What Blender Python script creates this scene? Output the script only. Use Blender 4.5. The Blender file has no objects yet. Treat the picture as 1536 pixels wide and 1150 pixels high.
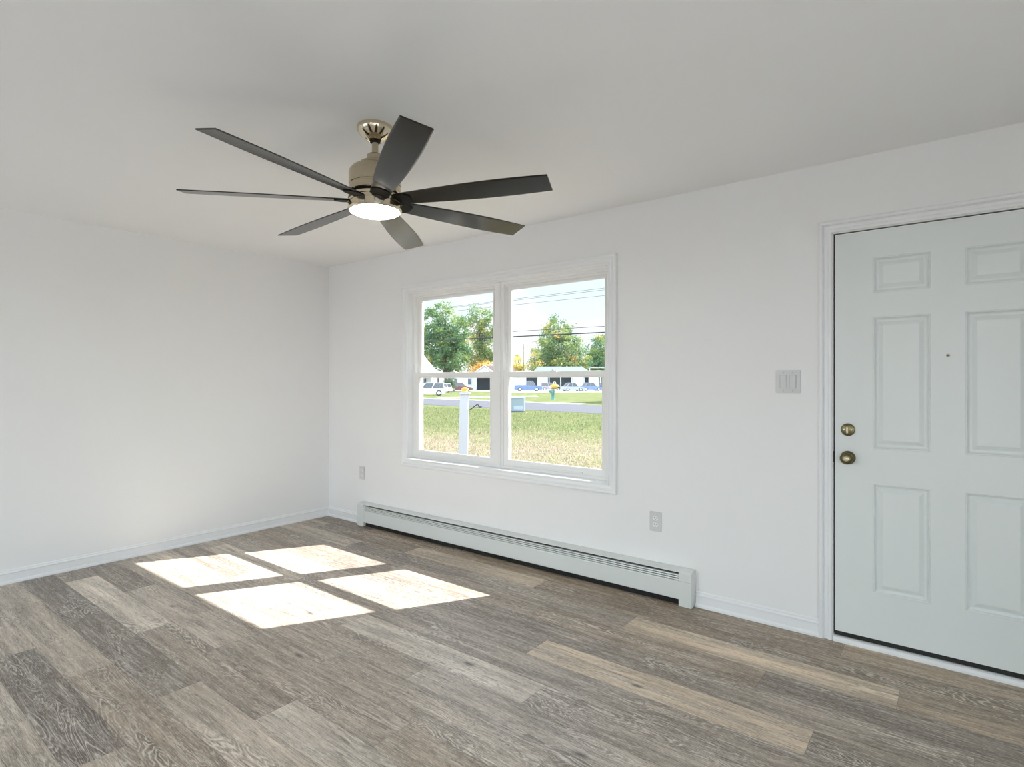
import bpy, bmesh, math, random
import numpy as np
from mathutils import Vector, Matrix

random.seed(7)
C = bpy.context.scene.collection
D = bpy.data
PI = math.pi

# ------------------------------------------------------------------ camera, sky, sun, exposure
sc = bpy.context.scene
YAW = 0.664296
EYE = (4.8798, -3.3008, 1.3223)
cam = D.cameras.new('camera')
cam.sensor_fit = 'HORIZONTAL'
cam.sensor_width = 36.0
cam.lens = 36.0 * 852.85 / 1536.0
cam.shift_y = -4.0 / 1536.0
cam.clip_start = 0.02
cam.clip_end = 1500
camo = D.objects.new('camera', cam)
camo.location = EYE
camo.rotation_euler = (PI / 2, 0, YAW)
C.objects.link(camo)
sc.camera = camo

SKY = 0.75
SKY_BACK = 4.45
SUN = 9.8
sc.view_settings.view_transform = 'Standard'
sc.view_settings.look = 'None'
sc.view_settings.gamma = 1.0
sc.view_settings.use_curve_mapping = False
sc.view_settings.exposure = 0.72

SUN_DIR = Vector((0.526, 0.920, 1.0)).normalized()
sl = D.lights.new('sun', 'SUN')
sl.energy = SUN
sl.angle = math.radians(0.53)
sl.color = (1.0, 0.975, 0.95)
so = D.objects.new('sun', sl)
so.rotation_euler = SUN_DIR.to_track_quat('Z', 'Y').to_euler()
so.location = SUN_DIR * 60
C.objects.link(so)

w = D.worlds.new('sky')
sc.world = w
w.use_nodes = True
nt = w.node_tree
nt.nodes.clear()
N = nt.nodes.new
L = nt.links.new
out = N('ShaderNodeOutputWorld')
bg = N('ShaderNodeBackground')
tc = N('ShaderNodeTexCoord')
sep = N('ShaderNodeSeparateXYZ')
L(tc.outputs['Generated'], sep.inputs[0])
ramp = N('ShaderNodeValToRGB')                 # clear sky from the horizon to the zenith
e = ramp.color_ramp.elements
e[0].position = 0.0
e[0].color = (0.93, 0.98, 1.0, 1)
e[1].position = 0.8
e[1].color = (0.56, 0.73, 1.0, 1)
el = ramp.color_ramp.elements.new(0.22)
el.color = (0.72, 0.93, 1.0, 1)
L(sep.outputs['Z'], ramp.inputs[0])
mp = N('ShaderNodeMapping')
mp.inputs['Scale'].default_value = (2.2, 2.2, 7.0)
L(tc.outputs['Generated'], mp.inputs[0])
no = N('ShaderNodeTexNoise')
no.inputs['Scale'].default_value = 1.6
no.inputs['Detail'].default_value = 6
no.inputs['Roughness'].default_value = 0.55
L(mp.outputs[0], no.inputs['Vector'])
cr = N('ShaderNodeValToRGB')
cr.color_ramp.elements[0].position = 0.47
cr.color_ramp.elements[1].position = 0.62
L(no.outputs['Fac'], cr.inputs[0])
mx = N('ShaderNodeMixRGB')
mx.inputs[2].default_value = (1.03, 1.045, 1.13, 1)
L(cr.outputs[0], mx.inputs[0])
L(ramp.outputs[0], mx.inputs[1])
L(mx.outputs[0], bg.inputs['Color'])
# sky behind the house boosted to light the room through the rear windows
bk = N('ShaderNodeMapRange')
bk.interpolation_type = 'SMOOTHSTEP'
bk.inputs[1].default_value = 0.35
bk.inputs[2].default_value = -0.45
bk.inputs[3].default_value = 1.0
bk.inputs[4].default_value = SKY_BACK
L(sep.outputs['Y'], bk.inputs[0])
st = N('ShaderNodeMath')
st.operation = 'MULTIPLY'
st.inputs[1].default_value = SKY
L(bk.outputs[0], st.inputs[0])
L(st.outputs[0], bg.inputs['Strength'])
L(bg.outputs[0], out.inputs[0])

sc.cycles.max_bounces = 14
sc.cycles.diffuse_bounces = 8
sc.cycles.glossy_bounces = 5
sc.cycles.transparent_max_bounces = 16
sc.cycles.caustics_reflective = True
sc.cycles.blur_glossy = 1.0
sc.cycles.caustics_refractive = False
sc.cycles.sample_clamp_indirect = 6.0
sc.cycles.use_denoising = True


# ------------------------------------------------------------------ materials
def mat(name, col, rough=0.5, metal=0.0, spec=0.5, noise=None, bump=None, emit=None, coat=0.0):
    """principled material; noise=(scale, amount) varies the colour, bump=(scale, strength, distance)"""
    m = D.materials.new(name)
    m.use_nodes = True
    t = m.node_tree
    b = t.nodes['Principled BSDF']
    b.inputs['Base Color'].default_value = (*col, 1)
    b.inputs['Roughness'].default_value = rough
    b.inputs['Metallic'].default_value = metal
    b.inputs['Specular IOR Level'].default_value = spec
    b.inputs['Coat Weight'].default_value = coat
    co = t.nodes.new('ShaderNodeTexCoord')
    if noise:
        n = t.nodes.new('ShaderNodeTexNoise')
        n.inputs['Scale'].default_value = noise[0]
        n.inputs['Detail'].default_value = 5
        t.links.new(co.outputs['Object'], n.inputs['Vector'])
        r = t.nodes.new('ShaderNodeMixRGB')
        k = noise[1]
        r.inputs[1].default_value = (*[max(0, c * (1 - k)) for c in col], 1)
        r.inputs[2].default_value = (*[min(1, c * (1 + k)) for c in col], 1)
        t.links.new(n.outputs['Fac'], r.inputs[0])
        t.links.new(r.outputs[0], b.inputs['Base Color'])
    if bump:
        n = t.nodes.new('ShaderNodeTexNoise')
        n.inputs['Scale'].default_value = bump[0]
        n.inputs['Detail'].default_value = 3
        t.links.new(co.outputs['Object'], n.inputs['Vector'])
        bp = t.nodes.new('ShaderNodeBump')
        bp.inputs['Strength'].default_value = bump[1]
        bp.inputs['Distance'].default_value = bump[2]
        t.links.new(n.outputs['Fac'], bp.inputs['Height'])
        t.links.new(bp.outputs[0], b.inputs['Normal'])
    if emit:
        b.inputs['Emission Color'].default_value = (*emit[0], 1)
        b.inputs['Emission Strength'].default_value = emit[1]
    return m


M = {}
M['wall'] = mat('wall_paint', (0.83, 0.83, 0.83), 0.55, spec=0.35, noise=(3.0, 0.012), bump=(260, 0.05, 0.002))
M['ceiling'] = mat('ceiling_paint', (0.87, 0.87, 0.865), 0.8, spec=0.2, noise=(2.0, 0.015), bump=(180, 0.06, 0.002))
M['trim'] = mat('trim_paint', (0.83, 0.84, 0.85), 0.32, noise=(6, 0.015))
M['vinyl'] = mat('window_vinyl', (0.85, 0.85, 0.84), 0.35)
M['door'] = mat('door_paint', (0.74, 0.78, 0.77), 0.35, noise=(4, 0.02), bump=(35, 0.05, 0.004))
M['heater'] = mat('heater_enamel', (0.70, 0.73, 0.715), 0.35, noise=(5, 0.02))
M['dark'] = mat('dark_void', (0.012, 0.011, 0.010), 0.8)
M['gap'] = mat('gap_black', (0.015, 0.015, 0.014), 0.7)  # black that stands for the shade in the gaps around the door
M['plate'] = mat('plate_plastic', (0.64, 0.645, 0.64), 0.35)
M['socket'] = mat('socket_plastic', (0.84, 0.84, 0.83), 0.3)
M['slot'] = mat('socket_slot', (0.03, 0.03, 0.03), 0.6)
M['nickel'] = mat('brushed_nickel', (0.52, 0.45, 0.33), 0.18, 1.0, noise=(40, 0.08))
M['brass'] = mat('aged_brass', (0.17, 0.145, 0.075), 0.3, 1.0, noise=(60, 0.25))
M['brass_light'] = mat('worn_brass', (0.58, 0.52, 0.38), 0.28, 1.0)
M['lens'] = mat('fan_light_lens', (0.9, 0.9, 0.88), 0.4, emit=((1.0, 0.985, 0.96), 26.0))
M['iron_black'] = mat('black_metal', (0.008, 0.008, 0.008), 0.6, spec=0.2)
M['chrome'] = mat('peephole_metal', (0.30, 0.28, 0.22), 0.2, 1.0)
M['nickel_bright'] = mat('polished_nickel', (0.70, 0.61, 0.46), 0.10, 1.0)


def blade_material():
    m = D.materials.new('fan_blade_wood')
    m.use_nodes = True
    t = m.node_tree
    b = t.nodes['Principled BSDF']
    co = t.nodes.new('ShaderNodeTexCoord')
    mp = t.nodes.new('ShaderNodeMapping')
    mp.inputs['Scale'].default_value = (3, 60, 60)
    t.links.new(co.outputs['Object'], mp.inputs[0])
    n = t.nodes.new('ShaderNodeTexNoise')
    n.inputs['Scale'].default_value = 1.5
    n.inputs['Detail'].default_value = 6
    t.links.new(mp.outputs[0], n.inputs['Vector'])
    r = t.nodes.new('ShaderNodeValToRGB')
    r.color_ramp.elements[0].position = 0.3
    r.color_ramp.elements[0].color = (0.004, 0.0036, 0.002, 1)
    r.color_ramp.elements[1].position = 0.75
    r.color_ramp.elements[1].color = (0.018, 0.016, 0.009, 1)
    t.links.new(n.outputs['Fac'], r.inputs[0])
    t.links.new(r.outputs[0], b.inputs['Base Color'])
    b.inputs['Roughness'].default_value = 0.17
    b.inputs['Specular IOR Level'].default_value = 0.5
    return m


M['blade'] = blade_material()


def glass_material():
    m = D.materials.new('window_glass')
    m.use_nodes = True
    t = m.node_tree
    t.nodes.clear()
    o = t.nodes.new('ShaderNodeOutputMaterial')
    mixn = t.nodes.new('ShaderNodeMixShader')
    tr = t.nodes.new('ShaderNodeBsdfTransparent')
    tr.inputs[0].default_value = (0.985, 0.992, 0.99, 1)
    gl = t.nodes.new('ShaderNodeBsdfGlossy')
    gl.inputs['Roughness'].default_value = 0.0
    lw = t.nodes.new('ShaderNodeLayerWeight')
    pw = t.nodes.new('ShaderNodeMath')
    pw.operation = 'POWER'
    pw.inputs[1].default_value = 5.0
    t.links.new(lw.outputs['Facing'], pw.inputs[0])
    fr = t.nodes.new('ShaderNodeMath')
    fr.operation = 'MULTIPLY_ADD'
    fr.inputs[1].default_value = 0.9
    fr.inputs[2].default_value = 0.03
    t.links.new(pw.outputs[0], fr.inputs[0])
    t.links.new(fr.outputs[0], mixn.inputs[0])
    t.links.new(tr.outputs[0], mixn.inputs[1])
    t.links.new(gl.outputs[0], mixn.inputs[2])
    t.links.new(mixn.outputs[0], o.inputs[0])
    return m


M['glass'] = glass_material()


def floor_material():
    """weathered oak vinyl plank; attribute 'plank' = (tone, warmth, random), UV = metres along/across the plank"""
    m = D.materials.new('oak_plank_floor')
    m.use_nodes = True
    t = m.node_tree
    n_, l_ = t.nodes.new, t.links.new
    b = t.nodes['Principled BSDF']

    def math_(op, a, c=None, v=None):
        q = n_('ShaderNodeMath')
        q.operation = op
        if isinstance(a, (int, float)):
            q.inputs[0].default_value = a
        else:
            l_(a, q.inputs[0])
        if c is not None:
            if isinstance(c, (int, float)):
                q.inputs[1].default_value = c
            else:
                l_(c, q.inputs[1])
        if v is not None:
            q.inputs[2].default_value = v
        return q.outputs[0]

    def mixc(f, a, c, mode='MIX'):
        q = n_('ShaderNodeMixRGB')
        q.blend_type = mode
        for i, x in enumerate((f, a, c)):
            if isinstance(x, (int, float)):
                q.inputs[i].default_value = x
            elif isinstance(x, tuple):
                q.inputs[i].default_value = (*x, 1)
            else:
                l_(x, q.inputs[i])
        return q.outputs[0]

    def noise(vec, sx, sy, scale, detail, rough=0.6, dist=0.0):
        mp = n_('ShaderNodeMapping')
        mp.inputs['Scale'].default_value = (sx, sy, 1)
        l_(vec, mp.inputs[0])
        q = n_('ShaderNodeTexNoise')
        q.inputs['Scale'].default_value = scale
        q.inputs['Detail'].default_value = detail
        q.inputs['Roughness'].default_value = rough
        q.inputs['Distortion'].default_value = dist
        l_(mp.outputs[0], q.inputs['Vector'])
        return q.outputs['Fac']

    def remap(x, a, c):
        q = n_('ShaderNodeMapRange')
        q.inputs[1].default_value = a
        q.inputs[2].default_value = c
        l_(x, q.inputs[0])
        return q.outputs[0]

    at = n_('ShaderNodeAttribute')
    at.attribute_name = 'plank'
    sp = n_('ShaderNodeSeparateColor')
    l_(at.outputs['Color'], sp.inputs[0])
    tone, warm, rnd = sp.outputs[0], sp.outputs[1], sp.outputs[2]
    uv = n_('ShaderNodeUVMap')
    uv.uv_map = 'grain'
    u = uv.outputs[0]
    ed = n_('ShaderNodeUVMap')
    ed.uv_map = 'edge'
    # base colour of a plank
    grey = mixc(tone, (0.165, 0.132, 0.112), (0.97, 0.90, 0.82))
    brown = mixc(tone, (0.18, 0.105, 0.055), (0.97, 0.77, 0.54))
    base = mixc(warm, grey, brown)
    # broad bands along the board
    broad = noise(u, 0.9, 9.0, 1.6, 4, 0.6, 0.4)
    base = mixc(remap(broad, 0.40, 0.72), mixc(0.55, base, (0.10, 0.082, 0.068), 'MULTIPLY'), base)
    dark_streak = noise(u, 2.6, 36.0, 1.5, 8, 0.8, 0.5)
    base = mixc(math_('MULTIPLY', remap(dark_streak, 0.50, 0.68), 0.80), base, (0.075, 0.048, 0.030))
    light_streak = noise(u, 2.0, 34.0, 1.7, 8, 0.82, 0.3)
    base = mixc(math_('MULTIPLY', remap(light_streak, 0.50, 0.70), 0.62), base, (0.95, 0.87, 0.76))
    # cathedral grain: rings stretched along the board
    warp = noise(u, 1.1, 6.5, 1.7, 3, 0.5, 0.5)
    su = n_('ShaderNodeSeparateXYZ')
    l_(u, su.inputs[0])
    ring = math_('SINE', math_('ADD', math_('MULTIPLY', warp, 135.0), math_('MULTIPLY', su.outputs[1], 120.0)))
    patch = remap(noise(u, 0.8, 5.0, 1.3, 2), 0.47, 0.63)
    lime = math_('MULTIPLY', math_('MULTIPLY', remap(ring, 0.45, 0.95), patch), 0.55)
    base = mixc(lime, base, (0.90, 0.83, 0.74))
    dr = math_('MULTIPLY', math_('MULTIPLY', remap(ring, -0.4, -1.0), patch), 0.35)
    base = mixc(dr, base, (0.06, 0.05, 0.042))
    # fine pores
    fine = noise(u, 9.0, 210.0, 2.0, 3, 0.7)
    base = mixc(math_('MULTIPLY', remap(fine, 0.52, 0.70), 0.75), base, (0.06, 0.04, 0.027))
    fine2 = noise(u, 14.0, 260.0, 2.0, 2, 0.7)
    base = mixc(math_('MULTIPLY', remap(fine2, 0.53, 0.72), 0.68), base, (0.97, 0.91, 0.83))
    # knots
    kmp = n_('ShaderNodeMapping')
    kmp.inputs['Scale'].default_value = (2.1, 5.5, 1)
    l_(u, kmp.inputs[0])
    vo = n_('ShaderNodeTexVoronoi')
    vo.inputs['Scale'].default_value = 1.0
    l_(kmp.outputs[0], vo.inputs['Vector'])
    kn = math_('MULTIPLY', remap(vo.outputs['Distance'], 0.10, 0.015), 0.75)
    base = mixc(kn, base, (0.045, 0.034, 0.026))
    # seams between boards
    se = n_('ShaderNodeSeparateXYZ')
    l_(ed.outputs[0], se.inputs[0])
    dmin = math_('MINIMUM', se.outputs[0], se.outputs[1])
    seam = remap(dmin, 0.0016, 0.0004)
    base = mixc(math_('MULTIPLY', seam, 0.5), base, (0.06, 0.047, 0.038))
    l_(base, b.inputs['Base Color'])
    rr = math_('MULTIPLY_ADD', fine, 0.18, 0.30)
    l_(rr, b.inputs['Roughness'])
    b.inputs['Specular IOR Level'].default_value = 0.45
    bp = n_('ShaderNodeBump')
    bp.inputs['Strength'].default_value = 0.25
    bp.inputs['Distance'].default_value = 0.0015
    hh = math_('SUBTRACT', math_('MULTIPLY', fine, 0.5), math_('MULTIPLY', seam, 1.5))
    l_(hh, bp.inputs['Height'])
    l_(bp.outputs[0], b.inputs['Normal'])
    return m


M['floor'] = floor_material()


def lawn_material():
    m = D.materials.new('lawn_grass')
    m.use_nodes = True
    t = m.node_tree
    n_, l_ = t.nodes.new, t.links.new
    b = t.nodes['Principled BSDF']
    co = n_('ShaderNodeTexCoord')

    def noise(scale, detail, sy=1.0, rough=0.6):
        mp = n_('ShaderNodeMapping')
        mp.inputs['Scale'].default_value = (1, sy, 1)
        mp.inputs['Rotation'].default_value = (0, 0, -0.9)
        l_(co.outputs['Object'], mp.inputs[0])
        q = n_('ShaderNodeTexNoise')
        q.inputs['Scale'].default_value = scale
        q.inputs['Detail'].default_value = detail
        q.inputs['Roughness'].default_value = rough
        l_(mp.outputs[0], q.inputs['Vector'])
        return q.outputs['Fac']

    def ramp(x, stops):
        q = n_('ShaderNodeValToRGB')
        els = q.color_ramp.elements
        while len(els) < len(stops):
            els.new(0.5)
        for k, (p, c) in zip(els, stops):
            k.position = p
            k.color = (*c, 1)
        l_(x, q.inputs[0])
        return q.outputs[0]

    def mixc(f, a, c):
        q = n_('ShaderNodeMixRGB')
        for i, x in enumerate((f, a, c)):
            if isinstance(x, (int, float)):
                q.inputs[i].default_value = x
            elif isinstance(x, tuple):
                q.inputs[i].default_value = (*x, 1)
            else:
                l_(x, q.inputs[i])
        return q.outputs[0]

    green = ramp(noise(1.1, 8, 1.0, 0.75), [(0.35, (0.082, 0.105, 0.035)), (0.5, (0.145, 0.170, 0.063)), (0.68, (0.215, 0.215, 0.103))])
    tan = ramp(noise(2.5, 7, 1.0, 0.75), [(0.35, (0.145, 0.126, 0.070)), (0.65, (0.310, 0.245, 0.173))])
    # worn ground near the house, greener towards the road
    sp = n_('ShaderNodeSeparateXYZ')
    l_(co.outputs['Object'], sp.inputs[0])
    mr = n_('ShaderNodeMapRange')
    mr.inputs[1].default_value = 17.0
    mr.inputs[2].default_value = 4.0
    l_(sp.outputs[1], mr.inputs[0])
    ad = n_('ShaderNodeMath')
    ad.operation = 'MULTIPLY_ADD'
    ad.inputs[1].default_value = 2.4
    l_(noise(0.22, 4), ad.inputs[0])
    sb = n_('ShaderNodeMath')
    sb.operation = 'SUBTRACT'
    sb.inputs[1].default_value = 1.30
    l_(mr.outputs[0], sb.inputs[0])
    l_(sb.outputs[0], ad.inputs[2])
    cl = n_('ShaderNodeClamp')
    l_(ad.outputs[0], cl.inputs[0])
    c = mixc(cl.outputs[0], green, tan)
    dark = ramp(noise(6.0, 6, 1.0, 0.8), [(0.42, (0.45, 0.45, 0.45)), (0.56, (1, 1, 1))])
    q = n_('ShaderNodeMixRGB')
    q.blend_type = 'MULTIPLY'
    q.inputs[0].default_value = 0.8
    l_(c, q.inputs[1])
    l_(dark, q.inputs[2])
    l_(q.outputs[0], b.inputs['Base Color'])
    b.inputs['Roughness'].default_value = 0.95
    b.inputs['Specular IOR Level'].default_value = 0.05
    return m


M['lawn'] = lawn_material()
M['asphalt'] = mat('road_asphalt', (0.101, 0.101, 0.113), 0.9, spec=0.1, noise=(2, 0.12))
M['bounce_slab'] = mat('pale_bounce_slab', (0.478, 0.488, 0.524), 0.9, spec=0.1, noise=(1, 0.05))  # for the added slabs that reflect sunlight into the room
M['concrete'] = mat('pale_concrete', (0.327, 0.316, 0.278), 0.9, spec=0.1, noise=(1, 0.08))
M['siding_white'] = mat('white_siding', (0.505, 0.512, 0.526), 0.6)
M['siding_grey'] = mat('grey_siding', (0.416, 0.436, 0.465), 0.6)
M['shingle_pink'] = mat('weathered_red_shingles', (0.134, 0.092, 0.083), 0.9, spec=0.1, noise=(3, 0.15))
M['roof_blue'] = mat('pale_metal_roof', (0.138, 0.175, 0.230), 0.55)
M['shade_void'] = mat('garage_shade', (0.090, 0.119, 0.148), 0.8)  # dark blue-grey standing for the shade inside the garage and carport bays
M['house_glass'] = mat('house_window', (0.050, 0.069, 0.090), 0.12, spec=0.8)
M['bark'] = mat('tree_bark', (0.084, 0.064, 0.050), 0.95, noise=(4, 0.3))
M['post_white'] = mat('post_paint', (0.338, 0.344, 0.369), 0.5, noise=(8, 0.05))
M['utility_grey'] = mat('utility_paint', (0.168, 0.213, 0.233), 0.5)
M['utility_label'] = mat('utility_panel', (0.267, 0.306, 0.396), 0.5)
M['teal'] = mat('teal_paint', (0.059, 0.168, 0.155), 0.45)
M['yellow'] = mat('yellow_paint', (0.416, 0.257, 0.044), 0.5)
M['cream'] = mat('cream_paint', (0.594, 0.514, 0.396), 0.5)
M['tyre'] = mat('tyre_rubber', (0.02, 0.02, 0.022), 0.8)
M['hub'] = mat('wheel_metal', (0.5, 0.5, 0.52), 0.3, 0.7)
M['car_glass'] = mat('car_glass', (0.03, 0.035, 0.045), 0.08, spec=0.8)
M['wire'] = mat('cable_black', (0.02, 0.02, 0.022), 0.7)
M['pole'] = mat('pole_wood', (0.10, 0.085, 0.07), 0.9)


def leaf_material(name, stops):
    m = D.materials.new(name)
    m.use_nodes = True
    t = m.node_tree
    n_, l_ = t.nodes.new, t.links.new
    t.nodes.clear()
    o = n_('ShaderNodeOutputMaterial')
    at = n_('ShaderNodeAttribute')
    at.attribute_name = 'leaf'
    sp = n_('ShaderNodeSeparateColor')
    l_(at.outputs['Color'], sp.inputs[0])
    r = n_('ShaderNodeValToRGB')
    els = r.color_ramp.elements
    while len(els) < len(stops):
        els.new(0.5)
    for k_, (p, c) in zip(els, stops):
        k_.position = p
        k_.color = (*c, 1)
    l_(sp.outputs[0], r.inputs[0])
    d = n_('ShaderNodeBsdfDiffuse')
    tl = n_('ShaderNodeBsdfTranslucent')
    l_(r.outputs[0], d.inputs[0])
    l_(r.outputs[0], tl.inputs[0])
    mx_ = n_('ShaderNodeMixShader')
    mx_.inputs[0].default_value = 0.45
    l_(d.outputs[0], mx_.inputs[1])
    l_(tl.outputs[0], mx_.inputs[2])
    l_(mx_.outputs[0], o.inputs[0])
    return m


LEAF = {
    'green': leaf_material('green_leaves', [(0.0, (0.077, 0.166, 0.089)), (0.45, (0.166, 0.276, 0.121)), (0.75, (0.298, 0.365, 0.110)), (0.92, (0.530, 0.486, 0.110)), (1.0, (0.662, 0.287, 0.110))]),
    'mixed': leaf_material('autumn_leaves', [(0.0, (0.100, 0.187, 0.100)), (0.35, (0.221, 0.310, 0.132)), (0.7, (0.442, 0.442, 0.132)), (0.9, (0.662, 0.486, 0.155)), (1.0, (0.751, 0.310, 0.110))]),
    'yellow': leaf_material('yellow_leaves', [(0.0, (0.310, 0.331, 0.110)), (0.6, (0.662, 0.574, 0.155)), (1.0, (0.751, 0.486, 0.176))]),
    'orange': leaf_material('orange_leaves', [(0.0, (0.221, 0.199, 0.089)), (0.6, (0.662, 0.331, 0.089)), (1.0, (0.751, 0.486, 0.155))]),
    'grass': leaf_material('grass_blades', [(0.0, (0.076, 0.116, 0.040)), (0.40, (0.228, 0.258, 0.112)), (0.70, (0.350, 0.313, 0.192)), (1.0, (0.471, 0.367, 0.304))]),
    'dark': leaf_material('dark_leaves', [(0.0, (0.077, 0.132, 0.089)), (1.0, (0.221, 0.287, 0.176))]),
}


# ------------------------------------------------------------------ mesh helpers
def obj(name, bm, m, parent=None, loc=None, rot=None, smooth=False, bevel=None):
    if bevel:
        eds = [x for x in bm.edges if len(x.link_faces) == 2 and x.calc_face_angle(0) > 0.5]
        bmesh.ops.bevel(bm, geom=eds, offset=bevel[0], segments=bevel[1], affect='EDGES', clamp_overlap=True)
    bmesh.ops.recalc_face_normals(bm, faces=bm.faces)
    me = D.meshes.new(name)
    bm.to_mesh(me)
    bm.free()
    ms = m if isinstance(m, (list, tuple)) else [m]
    for x in ms:
        me.materials.append(x)
    if smooth:
        for p in me.polygons:
            p.use_smooth = True
    o = D.objects.new(name, me)
    C.objects.link(o)
    if parent:
        o.parent = parent
    if loc:
        o.location = loc
    if rot:
        o.rotation_euler = rot
    return o


def auto_smooth(o, deg=35):
    me = o.data
    for p in me.polygons:
        p.use_smooth = True
    b = bmesh.new()
    b.from_mesh(me)
    for x in b.edges:
        if len(x.link_faces) == 2 and x.calc_face_angle(0) > math.radians(deg):
            x.smooth = False
    b.to_mesh(me)
    b.free()
    return o


def tag(o, label, cat, group=None, kind=None):
    o['label'] = label
    o['category'] = cat
    if group:
        o['group'] = group
    if kind:
        o['kind'] = kind
    return o


def thing(name, label, cat, loc=(0, 0, 0), rz=0.0, group=None):
    o = D.objects.new(name, None)
    o.empty_display_size = 0.1
    C.objects.link(o)
    o.location = loc
    o.rotation_euler = (0, 0, rz)
    return tag(o, label, cat, group)


def box(bm, x0, x1, y0, y1, z0, z1):
    r = bmesh.ops.create_cube(bm, size=1.0)
    for v in r['verts']:
        v.co = Vector(((x0 + x1) / 2 + v.co.x * (x1 - x0), (y0 + y1) / 2 + v.co.y * (y1 - y0), (z0 + z1) / 2 + v.co.z * (z1 - z0)))
    return bm


def B(*a):
    bm = bmesh.new()
    for q in (a if isinstance(a[0], (tuple, list)) else [a]):
        box(bm, *q)
    return bm


def lathe(bm, prof, seg=48, axis='Z', c=(0, 0, 0)):
    """prof: (radius, height) from one end to the other; closed with caps when radius > 0"""
    rings = []
    for r, h in prof:
        ring = []
        if r < 1e-6:
            ring = [bm.verts.new((0, 0, h))]
        else:
            for i in range(seg):
                a = 2 * PI * i / seg
                ring.append(bm.verts.new((r * math.cos(a), r * math.sin(a), h)))
        rings.append(ring)
    for A, Bq in zip(rings, rings[1:]):
        if len(A) == 1 and len(Bq) == 1:
            continue
        for i in range(seg):
            j = (i + 1) % seg
            if len(A) == 1:
                bm.faces.new((A[0], Bq[i], Bq[j]))
            elif len(Bq) == 1:
                bm.faces.new((A[i], A[j], Bq[0]))
            else:
                bm.faces.new((A[i], A[j], Bq[j], Bq[i]))
    for ring in (rings[0], rings[-1]):
        if len(ring) > 2:
            bm.faces.new(ring)
    vs = [v for r in rings for v in r]
    if axis == 'Y':        # height runs towards -y
        for v in vs:
            x, y, z = v.co
            v.co = Vector((x, -z, y))
    for v in vs:
        v.co += Vector(c)
    return bm


def tube(bm, pts, r, seg=8):
    pts = [Vector(p) for p in pts]
    rad = r if isinstance(r, (list, tuple)) else [r] * len(pts)
    rings = []
    up = Vector((0.31, 0.17, 0.93))
    for i, p in enumerate(pts):
        d = (pts[min(i + 1, len(pts) - 1)] - pts[max(i - 1, 0)]).normalized()
        a = d.cross(up)
        if a.length < 1e-3:
            a = d.cross(Vector((1, 0, 0)))
        a.normalize()
        b2 = d.cross(a)
        rings.append([bm.verts.new(p + (a * math.cos(2 * PI * k / seg) + b2 * math.sin(2 * PI * k / seg)) * rad[i]) for k in range(seg)])
    for A, Bq in zip(rings, rings[1:]):
        for k in range(seg):
            bm.faces.new((A[k], A[(k + 1) % seg], Bq[(k + 1) % seg], Bq[k]))
    bm.faces.new(rings[0])
    bm.faces.new(rings[-1])
    return bm


def prism(bm, poly, d0, d1, axis='y'):
    """poly in the plane across axis, extruded from d0 to d1"""
    def P(a, b2, d):
        return {'x': (d, a, b2), 'y': (a, d, b2), 'z': (a, b2, d)}[axis]
    A = [bm.verts.new(P(a, b2, d0)) for a, b2 in poly]
    Bq = [bm.verts.new(P(a, b2, d1)) for a, b2 in poly]
    n = len(poly)
    for i in range(n):
        bm.faces.new((A[i], A[(i + 1) % n], Bq[(i + 1) % n], Bq[i]))
    bm.faces.new(A)
    bm.faces.new(Bq)
    return bm


def mitre(bm, x0, x1, z0, z1, prof, y=0.0, open_bottom=False):
    """moulding mitred round a rectangle; prof = (distance outward, height towards the room)"""
    rings = []
    for d, h in prof:
        if open_bottom:
            pts = [(x0 - d, z0), (x0 - d, z1 + d), (x1 + d, z1 + d), (x1 + d, z0)]
        else:
            pts = [(x0 - d, z0 - d), (x0 - d, z1 + d), (x1 + d, z1 + d), (x1 + d, z0 - d)]
        rings.append([bm.verts.new((a, y - h, b2)) for a, b2 in pts])
    n = 4
    m_ = 3 if open_bottom else 4
    k = len(rings)
    for q in range(k):
        A, Bq = rings[q], rings[(q + 1) % k]
        for i in range(m_):
            bm.faces.new((A[i], A[(i + 1) % n], Bq[(i + 1) % n], Bq[i]))
    if open_bottom:
        bm.faces.new([r[0] for r in rings])
        bm.faces.new([r[3] for r in rings])
    return bm


def wall_with_holes(name, m, fix, axis, u0, u1, z0, z1, thick, holes, label):
    """solid wall; axis 'x' runs along x at y=fix..fix+thick; 'y' runs along y at x=fix..fix+thick"""
    us = sorted({u0, u1, *[h[0] for h in holes], *[h[1] for h in holes]})
    zs = sorted({z0, z1, *[h[2] for h in holes], *[h[3] for h in holes]})
    bm = bmesh.new()
    vert = {}

    def V(u, d, z):
        k = (round(u, 5), round(d, 5), round(z, 5))
        if k not in vert:
            vert[k] = bm.verts.new((u, d, z) if axis == 'x' else (d, u, z))
        return vert[k]
    f0, f1 = fix, fix + thick
    solid = {}
    for i in range(len(us) - 1):
        for j in range(len(zs) - 1):
            cu, cz = (us[i] + us[i + 1]) / 2, (zs[j] + zs[j + 1]) / 2
            solid[i, j] = not any(h[0] < cu < h[1] and h[2] < cz < h[3] for h in holes)
    for (i, j), s in solid.items():
        if not s:
            continue
        a, b2, c, d = us[i], us[i + 1], zs[j], zs[j + 1]
        bm.faces.new((V(a, f0, c), V(b2, f0, c), V(b2, f0, d), V(a, f0, d)))
        bm.faces.new((V(a, f1, c), V(b2, f1, c), V(b2, f1, d), V(a, f1, d)))
        for (di, dj, e) in ((-1, 0, (a, c, a, d)), (1, 0, (b2, c, b2, d)), (0, -1, (a, c, b2, c)), (0, 1, (a, d, b2, d))):
            if not solid.get((i + di, j + dj), False):
                bm.faces.new((V(e[0], f0, e[1]), V(e[2], f0, e[3]), V(e[2], f1, e[3]), V(e[0], f1, e[1])))
    return tag(obj(name, bm, m), label, 'wall', kind='structure')


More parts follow.
